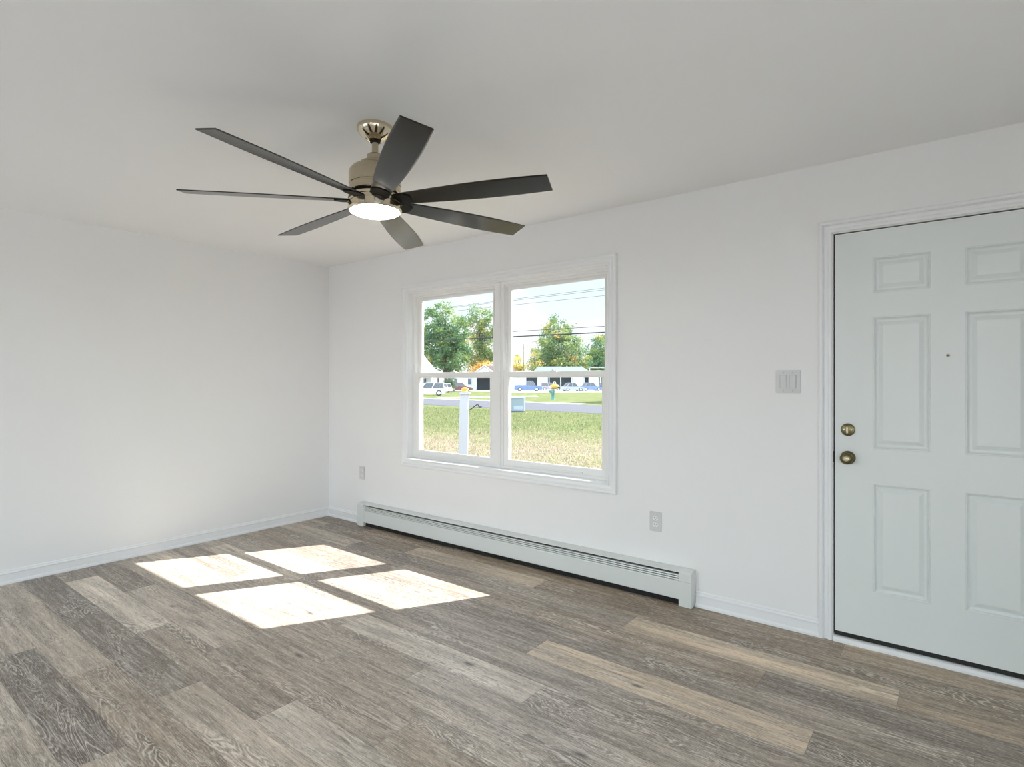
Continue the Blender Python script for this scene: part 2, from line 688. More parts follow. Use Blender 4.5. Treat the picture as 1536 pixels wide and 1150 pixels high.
# ------------------------------------------------------------------ room shell
RX, RY, H, T = 6.40, -5.60, 2.44, 0.15
WIN = (1.158, 3.089, 0.660, 2.075)          # finished window opening
DOOR = (4.381, 5.307, 0.0, 2.072)
# floor: one face per board
rows = {0: 4.436, 1: 1.46 + 0.06, 2: 3.465, 3: 4.195, 4: 3.705, 5: 4.453, 6: 3.87, 7: 3.472, 8: 2.95, 9: 3.75,
        10: 0.772, 11: 1.50, 12: 2.255, 13: 1.764, 14: 1.285, 15: 2.02, 16: 0.55, 17: 1.6}
PL, PW = 1.222, 0.1812
tones = {  # (row, centre x) -> tone, warmth
    (0, 3.9): (0.30, 0.95), (0, 5.0): (0.50, 0.95), (0, 2.6): (0.42, 1.0), (0, 1.4): (0.40, 1.0), (0, 0.3): (0.15, 0.7),
    (1, 2.1): (0.62, 0.75), (1, 3.3): (0.26, 1.0), (1, 0.9): (0.22, 0.7), (1, 4.5): (0.30, 0.9), (1, 5.7): (0.35, 0.9),
    (2, 4.1): (0.80, 0.85), (2, 2.9): (0.34, 0.35), (2, 1.6): (0.22, 0.25), (2, 5.3): (0.44, 0.9),
    (3, 4.8): (0.24, 0.25), (3, 3.6): (0.34, 0.8), (3, 2.4): (0.40, 0.5), (3, 1.2): (0.32, 0.3), (3, 0.2): (0.3, 0.5),
    (4, 3.1): (0.26, 0.3), (4, 4.3): (0.36, 0.35), (4, 5.5): (0.3, 0.4), (4, 1.9): (0.30, 0.25),
    (5, 3.8): (0.74, 0.8), (5, 5.0): (0.30, 0.3), (5, 2.6): (0.38, 0.2), (5, 1.4): (0.6, 0.3),
    (6, 3.2): (0.40, 0.2), (6, 4.4): (0.36, 0.3), (6, 2.0): (0.35, 0.2),
    (7, 2.9): (0.74, 0.12), (7, 4.1): (0.40, 0.25), (7, 1.6): (0.6, 0.3), (7, 0.4): (0.35, 0.3),
    (8, 2.3): (0.42, 0.3), (8, 3.5): (0.50, 0.15), (8, 1.1): (0.55, 0.2),
    (9, 3.1): (0.48, 0.3), (9, 1.9): (0.45, 0.3), (9, 0.7): (0.5, 0.3), (9, 4.3): (0.35, 0.3),
    (10, 0.2): (0.22, 0.35), (10, 1.4): (0.56, 0.3), (10, 2.6): (0.42, 0.35),
    (11, 0.9): (0.78, 0.25), (11, 2.1): (0.34, 0.35), (11, 3.3): (0.66, 0.2), (11, 0.1): (0.32, 0.3),
    (12, 1.6): (0.22, 0.15), (12, 2.8): (0.60, 0.4), (12, 0.4): (0.16, 0.1), (12, 3.9): (0.4, 0.4),
    (13, 1.1): (0.50, 0.45), (13, 2.3): (0.34, 0.6), (13, 0.2): (0.48, 0.4), (13, 3.4): (0.4, 0.5),
    (14, 1.9): (0.16, 0.10), (14, 0.7): (0.46, 0.4), (14, 3.0): (0.4, 0.4),
    (15, 1.4): (0.58, 0.4), (15, 2.6): (0.5, 0.4), (15, 0.3): (0.5, 0.4), (16, 1.2): (0.6, 0.4),
}
rg = random.Random(3)
bm = bmesh.new()
uvl = bm.loops.layers.uv.new('grain')
uve = bm.loops.layers.uv.new('edge')
pcol = bm.loops.layers.float_color.new('plank')
k = 0
while -k * PW > RY:
    y1, y0 = -k * PW, max(RY, -(k + 1) * PW)
    j = rows.get(k, rg.uniform(0, PL))
    j0 = j - PL * math.ceil(j / PL)
    while j0 < RX:
        a, b2 = max(0, j0), min(RX, j0 + PL)
        if b2 - a > 1e-4:
            cxx = (a + b2) / 2
            best = min((abs(q[1] - cxx), tv) for q, tv in tones.items() if q[0] == k) if any(q[0] == k for q in tones) else (9, None)
            if best[0] < 0.55:
                tone, warm = best[1]
            else:
                tone, warm = rg.choice([0.25, 0.38, 0.45, 0.52, 0.62, 0.75]), rg.uniform(0.15, 0.55)
            ru, rv = rg.uniform(0, 80), rg.uniform(0, 80)
            vs = [bm.verts.new(v) for v in ((a, y0, 0), (b2, y0, 0), (b2, y1, 0), (a, y1, 0))]
            cu, cv = (a + b2) / 2, (y0 + y1) / 2
            mv = bm.verts.new((cu, cv, 0))
            for q in range(4):
                f = bm.faces.new((vs[q], vs[(q + 1) % 4], mv))
                for lp in f.loops:
                    x, y = lp.vert.co.x, lp.vert.co.y
                    lp[uvl].uv = (ru + x - a, rv + y - y0)
                    lp[pcol] = (min(1.0, max(0.02, 0.50 + (tone - 0.44) * 1.45)), min(1.0, warm * 0.85 + 0.22), rg.random(), 1)
                    if lp.vert is mv:
                        lp[uve].uv = ((b2 - a) / 2, (y1 - y0) / 2)
                    elif q in (0, 2):
                        lp[uve].uv = ((b2 - a) / 2, 0)
                    else:
                        lp[uve].uv = (0, (y1 - y0) / 2)
        j0 += PL
    k += 1
bm.verts.ensure_lookup_table()
me = D.meshes.new('floor')
bm.to_mesh(me)
bm.free()
me.materials.append(M['floor'])
fl = D.objects.new('floor', me)
C.objects.link(fl)
tag(fl, 'grey-brown weathered oak plank floor running along the window wall', 'floor', kind='structure')
sb = tag(obj('floor', B(-T, RX + T, RY - T, T, -0.25, -0.004), M['concrete']), 'subfloor slab below the oak planks', 'floor', kind='structure')
tag(obj('ceiling', B(-T, RX + T, RY - T, T, H, H + 0.2), M['ceiling']), 'smooth off-white painted ceiling holding the fan', 'ceiling', kind='structure')
wall_with_holes('wall_front', M['wall'], 0.0, 'x', -T, RX + T, -0.25, H, T, [WIN, DOOR], 'white wall holding the twin window and the entry door')
wall_with_holes('wall_left', M['wall'], -T, 'y', RY - T, 0.0, -0.25, H, T, [], 'bare white wall on the left side of the room')
ADDED_SIDE = (-5.3, -2.7, 0.05, 2.12)  # this and the rear openings are added, unseen, to let daylight in
ADDED_REAR1 = (0.5, 2.9, 0.35, 2.2)
ADDED_REAR2 = (4.2, 5.6, 0.80, 2.15)
wall_with_holes('wall_right', M['wall'], RX, 'y', RY - T, 0.0, -0.25, H, T, [ADDED_SIDE], 'white wall with an added glazed opening behind the camera')
wall_with_holes('wall_rear', M['wall'], RY - T, 'x', 0.0, RX, -0.25, H, T, [ADDED_REAR1, ADDED_REAR2], 'white wall with two added windows behind the camera')

# baseboards: profile (proud, height)
BP = [(0, 0), (0.020, 0), (0.020, 0.010), (0.017, 0.018), (0.012, 0.022), (0.012, 0.064), (0.015, 0.068), (0.014, 0.073), (0.007, 0.078), (0.007, 0.084), (0.003, 0.090), (0, 0.090)]


def baseboard(name, side, a, b2, label):
    bm = bmesh.new()
    if side == 'front':
        prism(bm, [(-p, h) for p, h in BP], a, b2, 'x')
    elif side == 'left':
        prism(bm, [(p, h) for p, h in BP], a, b2, 'y')
    elif side == 'right':
        prism(bm, [(RX - p, h) for p, h in BP], a, b2, 'y')
    else:
        prism(bm, [(RY + p, h) for p, h in BP], a, b2, 'x')
    return tag(obj(name, bm, M['trim']), label, 'baseboard', kind='structure')


baseboard('baseboard_left', 'left', RY, 0.0, 'white baseboard along the bare left wall')
baseboard('baseboard_front', 'front', 0.0, 0.549, 'short white baseboard between the room corner and the heater')
baseboard('baseboard_front', 'front', 3.672, 4.322, 'white baseboard between the heater and the door casing')
baseboard('baseboard_front', 'front', 5.37, RX, 'white baseboard right of the entry door')
baseboard('baseboard_rear', 'rear', 0.0, RX, 'white baseboard along the wall behind the camera')
baseboard('baseboard_right', 'right', -2.8, 0.0, 'white baseboard along the right wall')

# window casing and door casing
WC = [(0.0, 0.0), (0.0, 0.012), (0.004, 0.017), (0.012, 0.017), (0.015, 0.009), (0.020, 0.008), (0.034, 0.010), (0.044, 0.018), (0.046, 0.022), (0.060, 0.024), (0.066, 0.022), (0.068, 0.016), (0.068, 0.0)]
tag(obj('trim_1', mitre(bmesh.new(), WIN[0], WIN[1], WIN[2], WIN[3], WC), M['trim']), 'white moulded casing framing the twin window', 'window casing', kind='structure')
DC = [(0.0, 0.0), (0.0, 0.010), (0.004, 0.014), (0.012, 0.014), (0.016, 0.014), (0.019, 0.007), (0.024, 0.007), (0.034, 0.011), (0.038, 0.018), (0.041, 0.012), (0.045, 0.018), (0.054, 0.021), (0.059, 0.019), (0.061, 0.013), (0.061, 0.0)]
tag(obj('trim_2', mitre(bmesh.new(), DOOR[0] - 0.004, DOOR[1] + 0.004, 0.0, DOOR[3] + 0.004, DC, open_bottom=True), M['trim']), 'white moulded casing around the entry door', 'door casing', kind='structure')
# window liner boards inside the opening
tag(obj('trim_3', B((WIN[0], WIN[0] + 0.004, 0.0, 0.06, WIN[2], WIN[3]), (WIN[1] - 0.004, WIN[1], 0.0, 0.06, WIN[2], WIN[3]),
                    (WIN[0] + 0.004, WIN[1] - 0.004, 0.0, 0.06, WIN[2], WIN[2] + 0.004), (WIN[0] + 0.004, WIN[1] - 0.004, 0.0, 0.06, WIN[3] - 0.004, WIN[3])), M['trim']),
    'thin white liner inside the twin window opening', 'window liner', kind='structure')
tag(obj('trim_4', B(2.103, 2.147, 0.035, 0.150, WIN[2] + 0.004, WIN[3] - 0.004), M['vinyl'], bevel=(0.004, 2)), 'white mullion post between the two window units', 'mullion', kind='structure')


def frame_bars(x0, x1, y0, y1, z0, z1, wl, wr, wb, wt):
    return B((x0, x0 + wl, y0, y1, z0, z1), (x1 - wr, x1, y0, y1, z0, z1), (x0 + wl, x1 - wr, y0, y1, z0, z0 + wb), (x0 + wl, x1 - wr, y0, y1, z1 - wt, z1))


def bevel_frame(bm, y, x0, x1, z0, z1, d, h):
    """sloped glazing bead running inside a sash"""
    return mitre(bm, x0 + d, x1 - d, z0 + d, z1 - d, [(0.0, -h), (0.0, 0.0), (d, 0.004), (d, -h)], y)


def window_unit(name, x0, x1, label):
    z0, z1 = WIN[2] + 0.004, WIN[3] - 0.004
    r = thing(name, label, 'window', ((x0 + x1) / 2, 0.06, z0))
    r['kind'] = 'structure'
    cx, cy, cz = r.location

    def put(nm, bm, m, par=None):
        for v in bm.verts:
            v.co -= Vector((cx, cy, cz))
        return obj(nm, bm, m, par or r)
    f = 0.026
    bm = frame_bars(x0, x1, 0.056, 0.150, z0, z1, f, f, 0.018, 0.022)
    # parting stops: steps of the vinyl track at head and jambs
    box(bm, x0 + f, x0 + f + 0.008, 0.084, 0.092, z0 + 0.018, z1 - 0.022)
    box(bm, x1 - f - 0.008, x1 - f, 0.084, 0.092, z0 + 0.018, z1 - 0.022)
    box(bm, x0 + f, x1 - f, 0.072, 0.088, z1 - 0.036, z1 - 0.022)
    box(bm, x0, x1, 0.150, 0.185, z0 - 0.03, z0 + 0.006)         # sloped outer sill nose
    put('frame', bm, M['vinyl'])
    # upper sash, outer track
    a, b2 = x0 + f + 0.001, x1 - f - 0.001
    zs, zt = 1.352, z1 - 0.023
    us = frame_bars(a, b2, 0.093, 0.119, zs, zt, 0.040, 0.040, 0.036, 0.034)
    bevel_frame(us, 0.093, a + 0.032, b2 - 0.032, zs + 0.028, zt - 0.026, 0.012, 0.012)
    s = put('upper_sash', us, M['vinyl'])
    put('pane', B(a + 0.038, b2 - 0.038, 0.104, 0.108, zs + 0.034, zt - 0.032), M['glass'], s)
    # lower sash, inner track
    zb, zm = z0 + 0.019, 1.388
    ls = frame_bars(a, b2, 0.058, 0.083, zb, zm, 0.042, 0.042, 0.044, 0.040)
    bevel_frame(ls, 0.058, a + 0.034, b2 - 0.034, zb + 0.036, zm - 0.032, 0.012, 0.012)
    box(ls, (a + b2) / 2 - 0.25, (a + b2) / 2 + 0.25, 0.050, 0.059, zb + 0.006, zb + 0.013)    # lift rail
    s2 = put('lower_sash', ls, M['vinyl'])
    put('pane', B(a + 0.040, b2 - 0.040, 0.069, 0.073, zb + 0.042, zm - 0.038), M['glass'], s2)
    bm = B((a + b2) / 2 - 0.030, (a + b2) / 2 + 0.030, 0.062, 0.080, zm, zm + 0.007)
    lathe(bm, [(0.011, 0.006), (0.011, 0.016), (0.0, 0.018)], 16, c=((a + b2) / 2, 0.071, zm))
    put('sash_lock', bm, M['vinyl'])
    return r


window_unit('window_1', 1.162, 2.106, 'left double-hung white window unit of the twin window')
window_unit('window_2', 2.144, 3.085, 'right double-hung white window unit of the twin window')


def plain_window(name, axis, fix, u0, u1, z0, z1, n, label):
    r = tag(D.objects.new(name, None), label, 'window', kind='structure')
    C.objects.link(r)
    bm = bmesh.new()
    gl = bmesh.new()

    def bx(b_, u, v, d0, d1, a, c):
        if axis == 'x':
            box(b_, u, v, fix + d0, fix + d1, a, c)
        else:
            box(b_, fix + d0, fix + d1, u, v, a, c)
    f = 0.05
    bx(bm, u0, u0 + f, 0.03, 0.11, z0, z1)
    bx(bm, u1 - f, u1, 0.03, 0.11, z0, z1)
    bx(bm, u0 + f, u1 - f, 0.03, 0.11, z0, z0 + f)
    bx(bm, u0 + f, u1 - f, 0.03, 0.11, z1 - f, z1)
    for i in range(1, n):
        c = u0 + (u1 - u0) * i / n
        bx(bm, c - 0.03, c + 0.03, 0.03, 0.11, z0 + f, z1 - f)
    bx(gl, u0 + f, u1 - f, 0.068, 0.072, z0 + f, z1 - f)
    obj('frame', bm, M['vinyl'], r)
    obj('pane', gl, M['glass'], r)


plain_window('added_window_3', 'y', RX, *ADDED_SIDE, 2, 'wide glazed opening added for daylight in the right wall behind the camera')  # these three windows are added daylight sources out of view
plain_window('added_window_4', 'x', RY - T, *ADDED_REAR1, 2, 'unseen window added for daylight in the rear wall nearer the left wall')
plain_window('added_window_5', 'x', RY - T, *ADDED_REAR2, 2, 'unseen window added for daylight in the rear wall nearer the right wall')

# ------------------------------------------------------------------ entry door
dx0, dx1, dz0, dz1 = 4.3875, 5.3015, 0.051, 2.066
DY = 0.004
door = None


def door_slab():
    cols = [(4.552, 4.781), (4.909, 5.138)]
    rws = [(0.277, 0.817), (0.988, 1.637), (1.755, 1.930)]
    panels = [(a, b2, c, d) for a, b2 in cols for c, d in rws]
    us = sorted({dx0, dx1, *[x for c in cols for x in c]})
    zs = sorted({dz0, dz1, *[x for c in rws for x in c]})
    bm = bmesh.new()
    vv = {}

    def V(x, y, z):
        kk = (round(x, 5), round(y, 5), round(z, 5))
        if kk not in vv:
            vv[kk] = bm.verts.new((x, y, z))
        return vv[kk]
    for i in range(len(us) - 1):
        for j in range(len(zs) - 1):
            a, b2, c, d = us[i], us[i + 1], zs[j], zs[j + 1]
            if (a, b2, c, d) in panels:
                steps = [(0, 0.0), (0.003, -0.003), (0.007, -0.002), (0.010, 0.009), (0.016, 0.013), (0.024, 0.013), (0.042, 0.003), (0.046, 0.0026)]
                prev = None
                for ins, dep in steps:
                    ring = [V(x, DY + dep, z) for x, z in ((a + ins, c + ins), (b2 - ins, c + ins), (b2 - ins, d - ins), (a + ins, d - ins))]
                    if prev:
                        for q in range(4):
                            bm.faces.new((prev[q], prev[(q + 1) % 4], ring[(q + 1) % 4], ring[q]))
                    prev = ring
                bm.faces.new(prev)
            else:
                bm.faces.new((V(a, DY, c), V(b2, DY, c), V(b2, DY, d), V(a, DY, d)))
    # back and edges
    yb = DY + 0.044
    rim = [V(x, DY, dz0) for x in us] + [V(dx1, DY, z) for z in zs[1:]] + [V(x, DY, dz1) for x in us[-2::-1]] + [V(dx0, DY, z) for z in zs[-2:0:-1]]
    back = [bm.verts.new((v.co.x, yb, v.co.z)) for v in rim]
    n = len(rim)
    for q in range(n):
        bm.faces.new((rim[q], rim[(q + 1) % n], back[(q + 1) % n], back[q]))
    bm.faces.new(back)
    return bm


door = thing('door_1', 'white six-panel entry door with aged brass knob and deadbolt', 'door', (dx0, DY, 0.0))
door['kind'] = 'structure'


def put(nm, bm, m, par, org, **kw):
    for v in bm.verts:
        v.co -= Vector(org)
    return obj(nm, bm, m, par, **kw)


DO = (dx0, DY, 0.0)
put('door_panel', door_slab(), M['door'], door, DO)
KX = 4.446
bolt = put('deadbolt', lathe(bmesh.new(), [(0.031, 0.0), (0.032, 0.004), (0.030, 0.010), (0.024, 0.013), (0.0, 0.0135)], 40, 'Y', (KX, DY, 1.077)), M['brass'], door, DO, smooth=False)
auto_smooth(bolt)
tt = bmesh.new()
lathe(tt, [(0.007, 0.010), (0.007, 0.020), (0.0, 0.020)], 16, 'Y', (KX, DY, 1.077))
bmt = bmesh.new()
prism(bmt, [(KX - 0.003, 1.077 - 0.016), (KX + 0.004, 1.077 - 0.016), (KX + 0.0055, 1.077), (KX + 0.004, 1.077 + 0.016), (KX - 0.003, 1.077 + 0.016), (KX - 0.0045, 1.077)], DY - 0.034, DY - 0.016, 'y')
put('thumb_turn', bmt, M['brass_light'], bolt, DO, bevel=(0.002, 2))
put('turn_stem', tt, M['brass'], bolt, DO)
for s in (-1, 1):
    put('screw', lathe(bmesh.new(), [(0.0035, 0.0115), (0.0035, 0.0145), (0.0, 0.015)], 12, 'Y', (KX + s * 0.0165, DY, 1.077)), M['brass_light'], bolt, DO)
knob = put('door_knob', lathe(bmesh.new(), [(0.033, 0.0), (0.034, 0.004), (0.031, 0.009), (0.020, 0.012), (0.014, 0.016), (0.0135, 0.028), (0.020, 0.034),
                                             (0.0275, 0.042), (0.0295, 0.051), (0.0275, 0.060), (0.020, 0.067), (0.0125, 0.069), (0.0, 0.069)], 48, 'Y', (KX, DY, 0.936)), M['brass'], door, DO)
auto_smooth(knob, 50)
lk = put('knob_lock', lathe(bmesh.new(), [(0.0125, 0.066), (0.0125, 0.0715), (0.010, 0.0725), (0.0095, 0.0705), (0.006, 0.0705), (0.0055, 0.0745), (0.0, 0.075)], 28, 'Y', (KX, DY, 0.936)), M['brass_light'], knob, DO)
pe = put('peephole', lathe(bmesh.new(), [(0.0075, 0.0), (0.0075, 0.003), (0.0055, 0.004), (0.0, 0.0042)], 24, 'Y', (4.8465, DY, 1.439)), M['chrome'], door, DO)
put('peephole_lens', lathe(bmesh.new(), [(0.0036, 0.004), (0.0036, 0.0048), (0.0, 0.005)], 16, 'Y', (4.8465, DY, 1.439)), M['slot'], pe, DO)
put('latch_plate', B(dx0 - 0.0100, dx0 - 0.0002, 0.0005, 0.032, 0.908, 0.964), M['iron_black'], door, DO)
put('gap_strip', B(dx0, dx1, DY + 0.004, DY + 0.034, 0.0285, 0.0512), M['gap'], door, DO)  # black strip painting the shade in the gap under the door
# jamb, black strips painting the shade in the door gap, threshold
bm = B((DOOR[0], DOOR[0] + 0.012, 0.050, 0.150, 0.0, DOOR[3]), (DOOR[1] - 0.012, DOOR[1], 0.050, 0.150, 0.0, DOOR[3]), (DOOR[0] + 0.012, DOOR[1] - 0.012, 0.050, 0.150, DOOR[3] - 0.012, DOOR[3]))
tag(obj('trim_5', bm, M['trim']), 'white door jamb and stop behind the entry door', 'door jamb', kind='structure')
bm = B((DOOR[0] + 0.0003, DOOR[0] + 0.010, 0.022, 0.0495, 0.03, DOOR[3]), (DOOR[1] - 0.010, DOOR[1] - 0.0003, 0.022, 0.0495, 0.03, DOOR[3]), (DOOR[0] + 0.010, DOOR[1] - 0.010, 0.022, 0.0495, DOOR[3] - 0.010, DOOR[3] - 0.0003))
gap_fill = obj('trim_6', B((DOOR[0] + 0.0003, dx0 - 0.0005, 0.016, 0.0495, 0.031, DOOR[3] - 0.001), (dx1 + 0.0005, DOOR[1] - 0.0003, 0.016, 0.0495, 0.031, DOOR[3] - 0.001), (dx0, dx1, 0.016, 0.0495, dz1 + 0.0003, DOOR[3] - 0.001)), M['gap'])
bm.free()
tag(gap_fill, 'black strip standing for the shade in the gap around the entry door', 'gap fill', kind='structure')
bm = bmesh.new()
prism(bm, [(-0.016, 0.0), (-0.016, 0.010), (-0.010, 0.022), (0.002, 0.026), (0.150, 0.030), (0.150, 0.0)], DOOR[0] + 0.0005, DOOR[1] - 0.0005, 'x')
tag(obj('trim_7', bm, M['trim']), 'white threshold strip under the entry door', 'threshold', kind='structure')

# ------------------------------------------------------------------ baseboard heater
hx0, hx1 = 0.552, 3.668
HO = ((hx0 + hx1) / 2, 0.0, 0.0)
heater = thing('baseboard_heater', 'long pale grey hot-water baseboard heater under the twin window', 'heater', HO)
a, b2 = hx0 + 0.088, hx1 - 0.072
# cover: back plate with sloping top hood
bm = bmesh.new()
prism(bm, [(-0.001, 0.004), (-0.001, 0.212), (-0.022, 0.212), (-0.060, 0.203), (-0.066, 0.199), (-0.0645, 0.196), (-0.059, 0.200), (-0.022, 0.209), (-0.006, 0.209), (-0.006, 0.004)], a, b2, 'x')
put('back_cover', bm, M['heater'], heater, HO)
# damper louvres
for i, (z, y) in enumerate(((0.1800, -0.0575), (0.1685, -0.0605), (0.1570, -0.0635))):
    bm = bmesh.new()
    prism(bm, [(y - 0.006, z - 0.0030), (y - 0.005, z - 0.0040), (y + 0.016, z + 0.001), (y + 0.016, z + 0.003), (y - 0.004, z + 0.0028)], a, b2, 'x')
    put('louvre', bm, M['heater'], heater, HO)
# front panel with rolled edges
bm = bmesh.new()
prism(bm, [(-0.070, 0.042), (-0.071, 0.046), (-0.071, 0.142), (-0.068, 0.148), (-0.055, 0.150), (-0.055, 0.147), (-0.067, 0.145), (-0.068, 0.141), (-0.068, 0.047), (-0.066, 0.044), (-0.050, 0.043), (-0.050, 0.040), (-0.066, 0.040)], a, b2, 'x')
put('front_panel', bm, M['heater'], heater, HO)
# black filler boxes painting the shade behind the front panel and louvres
bm = B((a, b2, -0.047, -0.0065, 0.004, 0.145), (a, b2, -0.036, -0.0065, 0.145, 0.200))
put('shade_fill', bm, M['dark'], heater, HO)
for q0, q1, nm in ((hx0, a + 0.002, 'end_cap'), (b2 - 0.002, hx1, 'end_cap')):
    bm = bmesh.new()
    prism(bm, [(-0.001, 0.003), (-0.001, 0.214), (-0.024, 0.214), (-0.062, 0.205), (-0.073, 0.196), (-0.073, 0.003)], q0, q1, 'x')
    put(nm, bm, M['heater'], heater, HO, bevel=(0.003, 2))
bm = B(b2 - 0.0025, hx1 + 0.0006, -0.0742, -0.070, 0.1485, 0.1497)
put('cap_seam', bm, M['siding_grey'], heater, HO)


# ------------------------------------------------------------------ outlets and switch
def rounded_plate(w_, h_, t_):
    bm = B(-w_ / 2, w_ / 2, -t_, 0, -h_ / 2, h_ / 2)
    return bm


def outlet(x, z, label):
    r = thing('wall_outlet', label, 'outlet', (x, 0.0, z), group='duplex wall outlets')
    obj('cover_plate', rounded_plate(0.078, 0.122, 0.0065), M['plate'], r, bevel=(0.003, 2))
    for s in (-1, 1):
        bm = bmesh.new()
        pts = []
        for i in range(24):
            an = 2 * PI * i / 24
            pts.append((0.0172 * math.cos(an), max(-0.0125, min(0.0125, 0.0172 * math.sin(an))) + s * 0.0195))
        prism(bm, pts, -0.0085, -0.006, 'y')
        rc = obj('receptacle', bm, M['socket'], r)
        bm = B((-0.0078, -0.0054, -0.0089, -0.0084, s * 0.0195 - 0.001, s * 0.0195 + 0.008), (0.0054, 0.0078, -0.0089, -0.0084, s * 0.0195, s * 0.0195 + 0.007))
        lathe(bm, [(0.0026, 0.0084), (0.0026, 0.0089), (0, 0.0089)], 12, 'Y', (0, 0, s * 0.0195 - 0.0065))
        obj('socket_slots', bm, M['slot'], rc)
    obj('screw', lathe(bmesh.new(), [(0.003, 0.006), (0.003, 0.0075), (0, 0.008)], 12, 'Y'), M['plate'], r)
    return r


outlet(3.420, 0.4585, 'white duplex outlet on the wall above the right end of the heater')
outlet(0.532, 0.470, 'white duplex outlet near the room corner above the left end of the heater')
sw = thing('light_switch', 'white double rocker light switch beside the entry door', 'light switch', (4.1695, 0.0, 1.318))
obj('cover_plate', rounded_plate(0.124, 0.122, 0.0065), M['plate'], sw, bevel=(0.003, 2))
for s in (-1, 1):
    cx = s * 0.0232
    fr = obj('rocker_frame', frame_bars(cx - 0.0175, cx + 0.0175, -0.0075, -0.006, -0.0345, 0.0345, 0.0017, 0.0017, 0.0017, 0.0017), M['siding_grey'], sw)
    bm = bmesh.new()
    lo, hi = (0.0085, 0.0115) if s < 0 else (0.0115, 0.0085)
    prism(bm, [(-0.006, -0.032), (-lo, -0.032), (-0.0088, 0.0), (-hi, 0.032), (-0.006, 0.032)], cx - 0.0150, cx + 0.0140, 'x')
    obj('rocker', bm, M['plate'], sw)
    for q in (-1, 1):
        obj('screw', lathe(bmesh.new(), [(0.003, 0.006), (0.003, 0.0072), (0, 0.0076)], 12, 'Y', (cx, 0, q * 0.0485)), M['siding_grey'], sw)

# ------------------------------------------------------------------ ceiling fan
FX, FY = 2.860, -1.700
fan = thing('ceiling_fan', 'seven-blade ceiling fan with dark wood blades, nickel motor and lit lens', 'ceiling fan', (FX, FY, H))
u_ = Vector((EYE[0] - FX, EYE[1] - FY, 0)).normalized()
TILT = Matrix.Rotation(math.radians(1.4), 4, Vector((0.784, -0.621, 0)).cross(Vector((0, 0, 1))))
PIV = Matrix.Translation((0, 0, -0.05))
HANG = PIV @ TILT @ PIV.inverted()        # the fan hangs slightly out of plumb from its ball joint


def fpart(nm, bm, m, par=None, smooth=True, hang=True, deg=30, bevel=None):
    o = obj(nm, bm, m, par or fan, bevel=bevel)
    if smooth:
        auto_smooth(o, deg)
    if hang and not par:
        o.matrix_local = HANG
    return o


fpart('canopy', lathe(bmesh.new(), [(0.074, 0.0), (0.078, -0.001), (0.0785, -0.012), (0.076, -0.020), (0.066, -0.036), (0.052, -0.050), (0.040, -0.058), (0.034, -0.062), (0.030, -0.061), (0.0, -0.055)], 64), M['nickel_bright'], hang=False)
fpart('hanger_ball', lathe(bmesh.new(), [(0.0, -0.048), (0.020, -0.052), (0.025, -0.060), (0.021, -0.070), (0.0, -0.073)], 32), M['iron_black'])
fpart('downrod', lathe(bmesh.new(), [(0.0142, -0.066), (0.0142, -0.140)], 32), M['nickel'])
fpart('coupling', lathe(bmesh.new(), [(0.014, -0.124), (0.033, -0.125), (0.0355, -0.128), (0.0355, -0.160), (0.0, -0.160)], 48), M['nickel'])
fpart('motor_cap', lathe(bmesh.new(), [(0.030, -0.157), (0.056, -0.158), (0.066, -0.163), (0.070, -0.170), (0.071, -0.180), (0.0, -0.180)], 64), M['nickel'])
fpart('motor_housing', lathe(bmesh.new(), [(0.060, -0.177), (0.086, -0.180), (0.101, -0.188), (0.1105, -0.202), (0.112, -0.212), (0.112, -0.262), (0.1095, -0.264), (0.1095, -0.268), (0.112, -0.270), (0.112, -0.296), (0.108, -0.300), (0.0, -0.300)], 72), M['nickel'], deg=25)
fpart('rotor', lathe(bmesh.new(), [(0.100, -0.298), (0.104, -0.301), (0.104, -0.314), (0.0, -0.314)], 64), M['iron_black'])
ring = fpart('light_ring', lathe(bmesh.new(), [(0.100, -0.312), (0.113, -0.313), (0.1145, -0.316), (0.1145, -0.324), (0.1085, -0.325), (0.1085, -0.331), (0.1145, -0.332), (0.1155, -0.342), (0.1125, -0.343), (0.1125, -0.347), (0.1160, -0.348), (0.1160, -0.368), (0.113, -0.374), (0.107, -0.377), (0.104, -0.372), (0.0, -0.370)], 72), M['nickel_bright'], deg=25)
fpart('light_lens', lathe(bmesh.new(), [(0.1065, -0.370), (0.1065, -0.3765), (0.100, -0.380), (0.075, -0.3825), (0.040, -0.384), (0.0, -0.3845)], 64), M['lens'])
A0 = -1.4045
ZB = 2.1101 - H


def blade_bm():
    """blade along +x, chord along y (+y side lower)"""
    n = 22
    bm = bmesh.new()
    top, bot = [], []
    for i in range(n + 1):
        t_ = i / n
        r0 = 0.098 + t_ * (0.7835 - 0.098)
        hw = 0.039 + 0.0235 * math.sin(min(1.0, t_ / 0.72) * PI / 2) - (0.0065 * max(0, (t_ - 0.72) / 0.28) ** 1.5)
        pit = math.radians(12.3)
        lo, hi = [], []
        for s in (-1, -0.92, 0, 0.92, 1):
            y = s * hw * math.cos(pit)
            z = -s * hw * math.sin(pit)
            th = 0.0028 if abs(s) < 0.99 else 0.0016
            lo.append(bm.verts.new((r0, y, z - th)))
            hi.append(bm.verts.new((r0, y, z + th)))
        bot.append(lo)
        top.append(hi)
    for i in range(n):
        for k_ in range(4):
            bm.faces.new((bot[i][k_], bot[i][k_ + 1], bot[i + 1][k_ + 1], bot[i + 1][k_]))
            bm.faces.new((top[i][k_], top[i + 1][k_], top[i + 1][k_ + 1], top[i][k_ + 1]))
        for k_ in (0, 4):
            bm.faces.new((bot[i][k_], bot[i + 1][k_], top[i + 1][k_], top[i][k_]))
    for i in (0, n):
        for k_ in range(4):
            bm.faces.new((bot[i][k_], bot[i][k_ + 1], top[i][k_ + 1], top[i][k_]))
    return bm


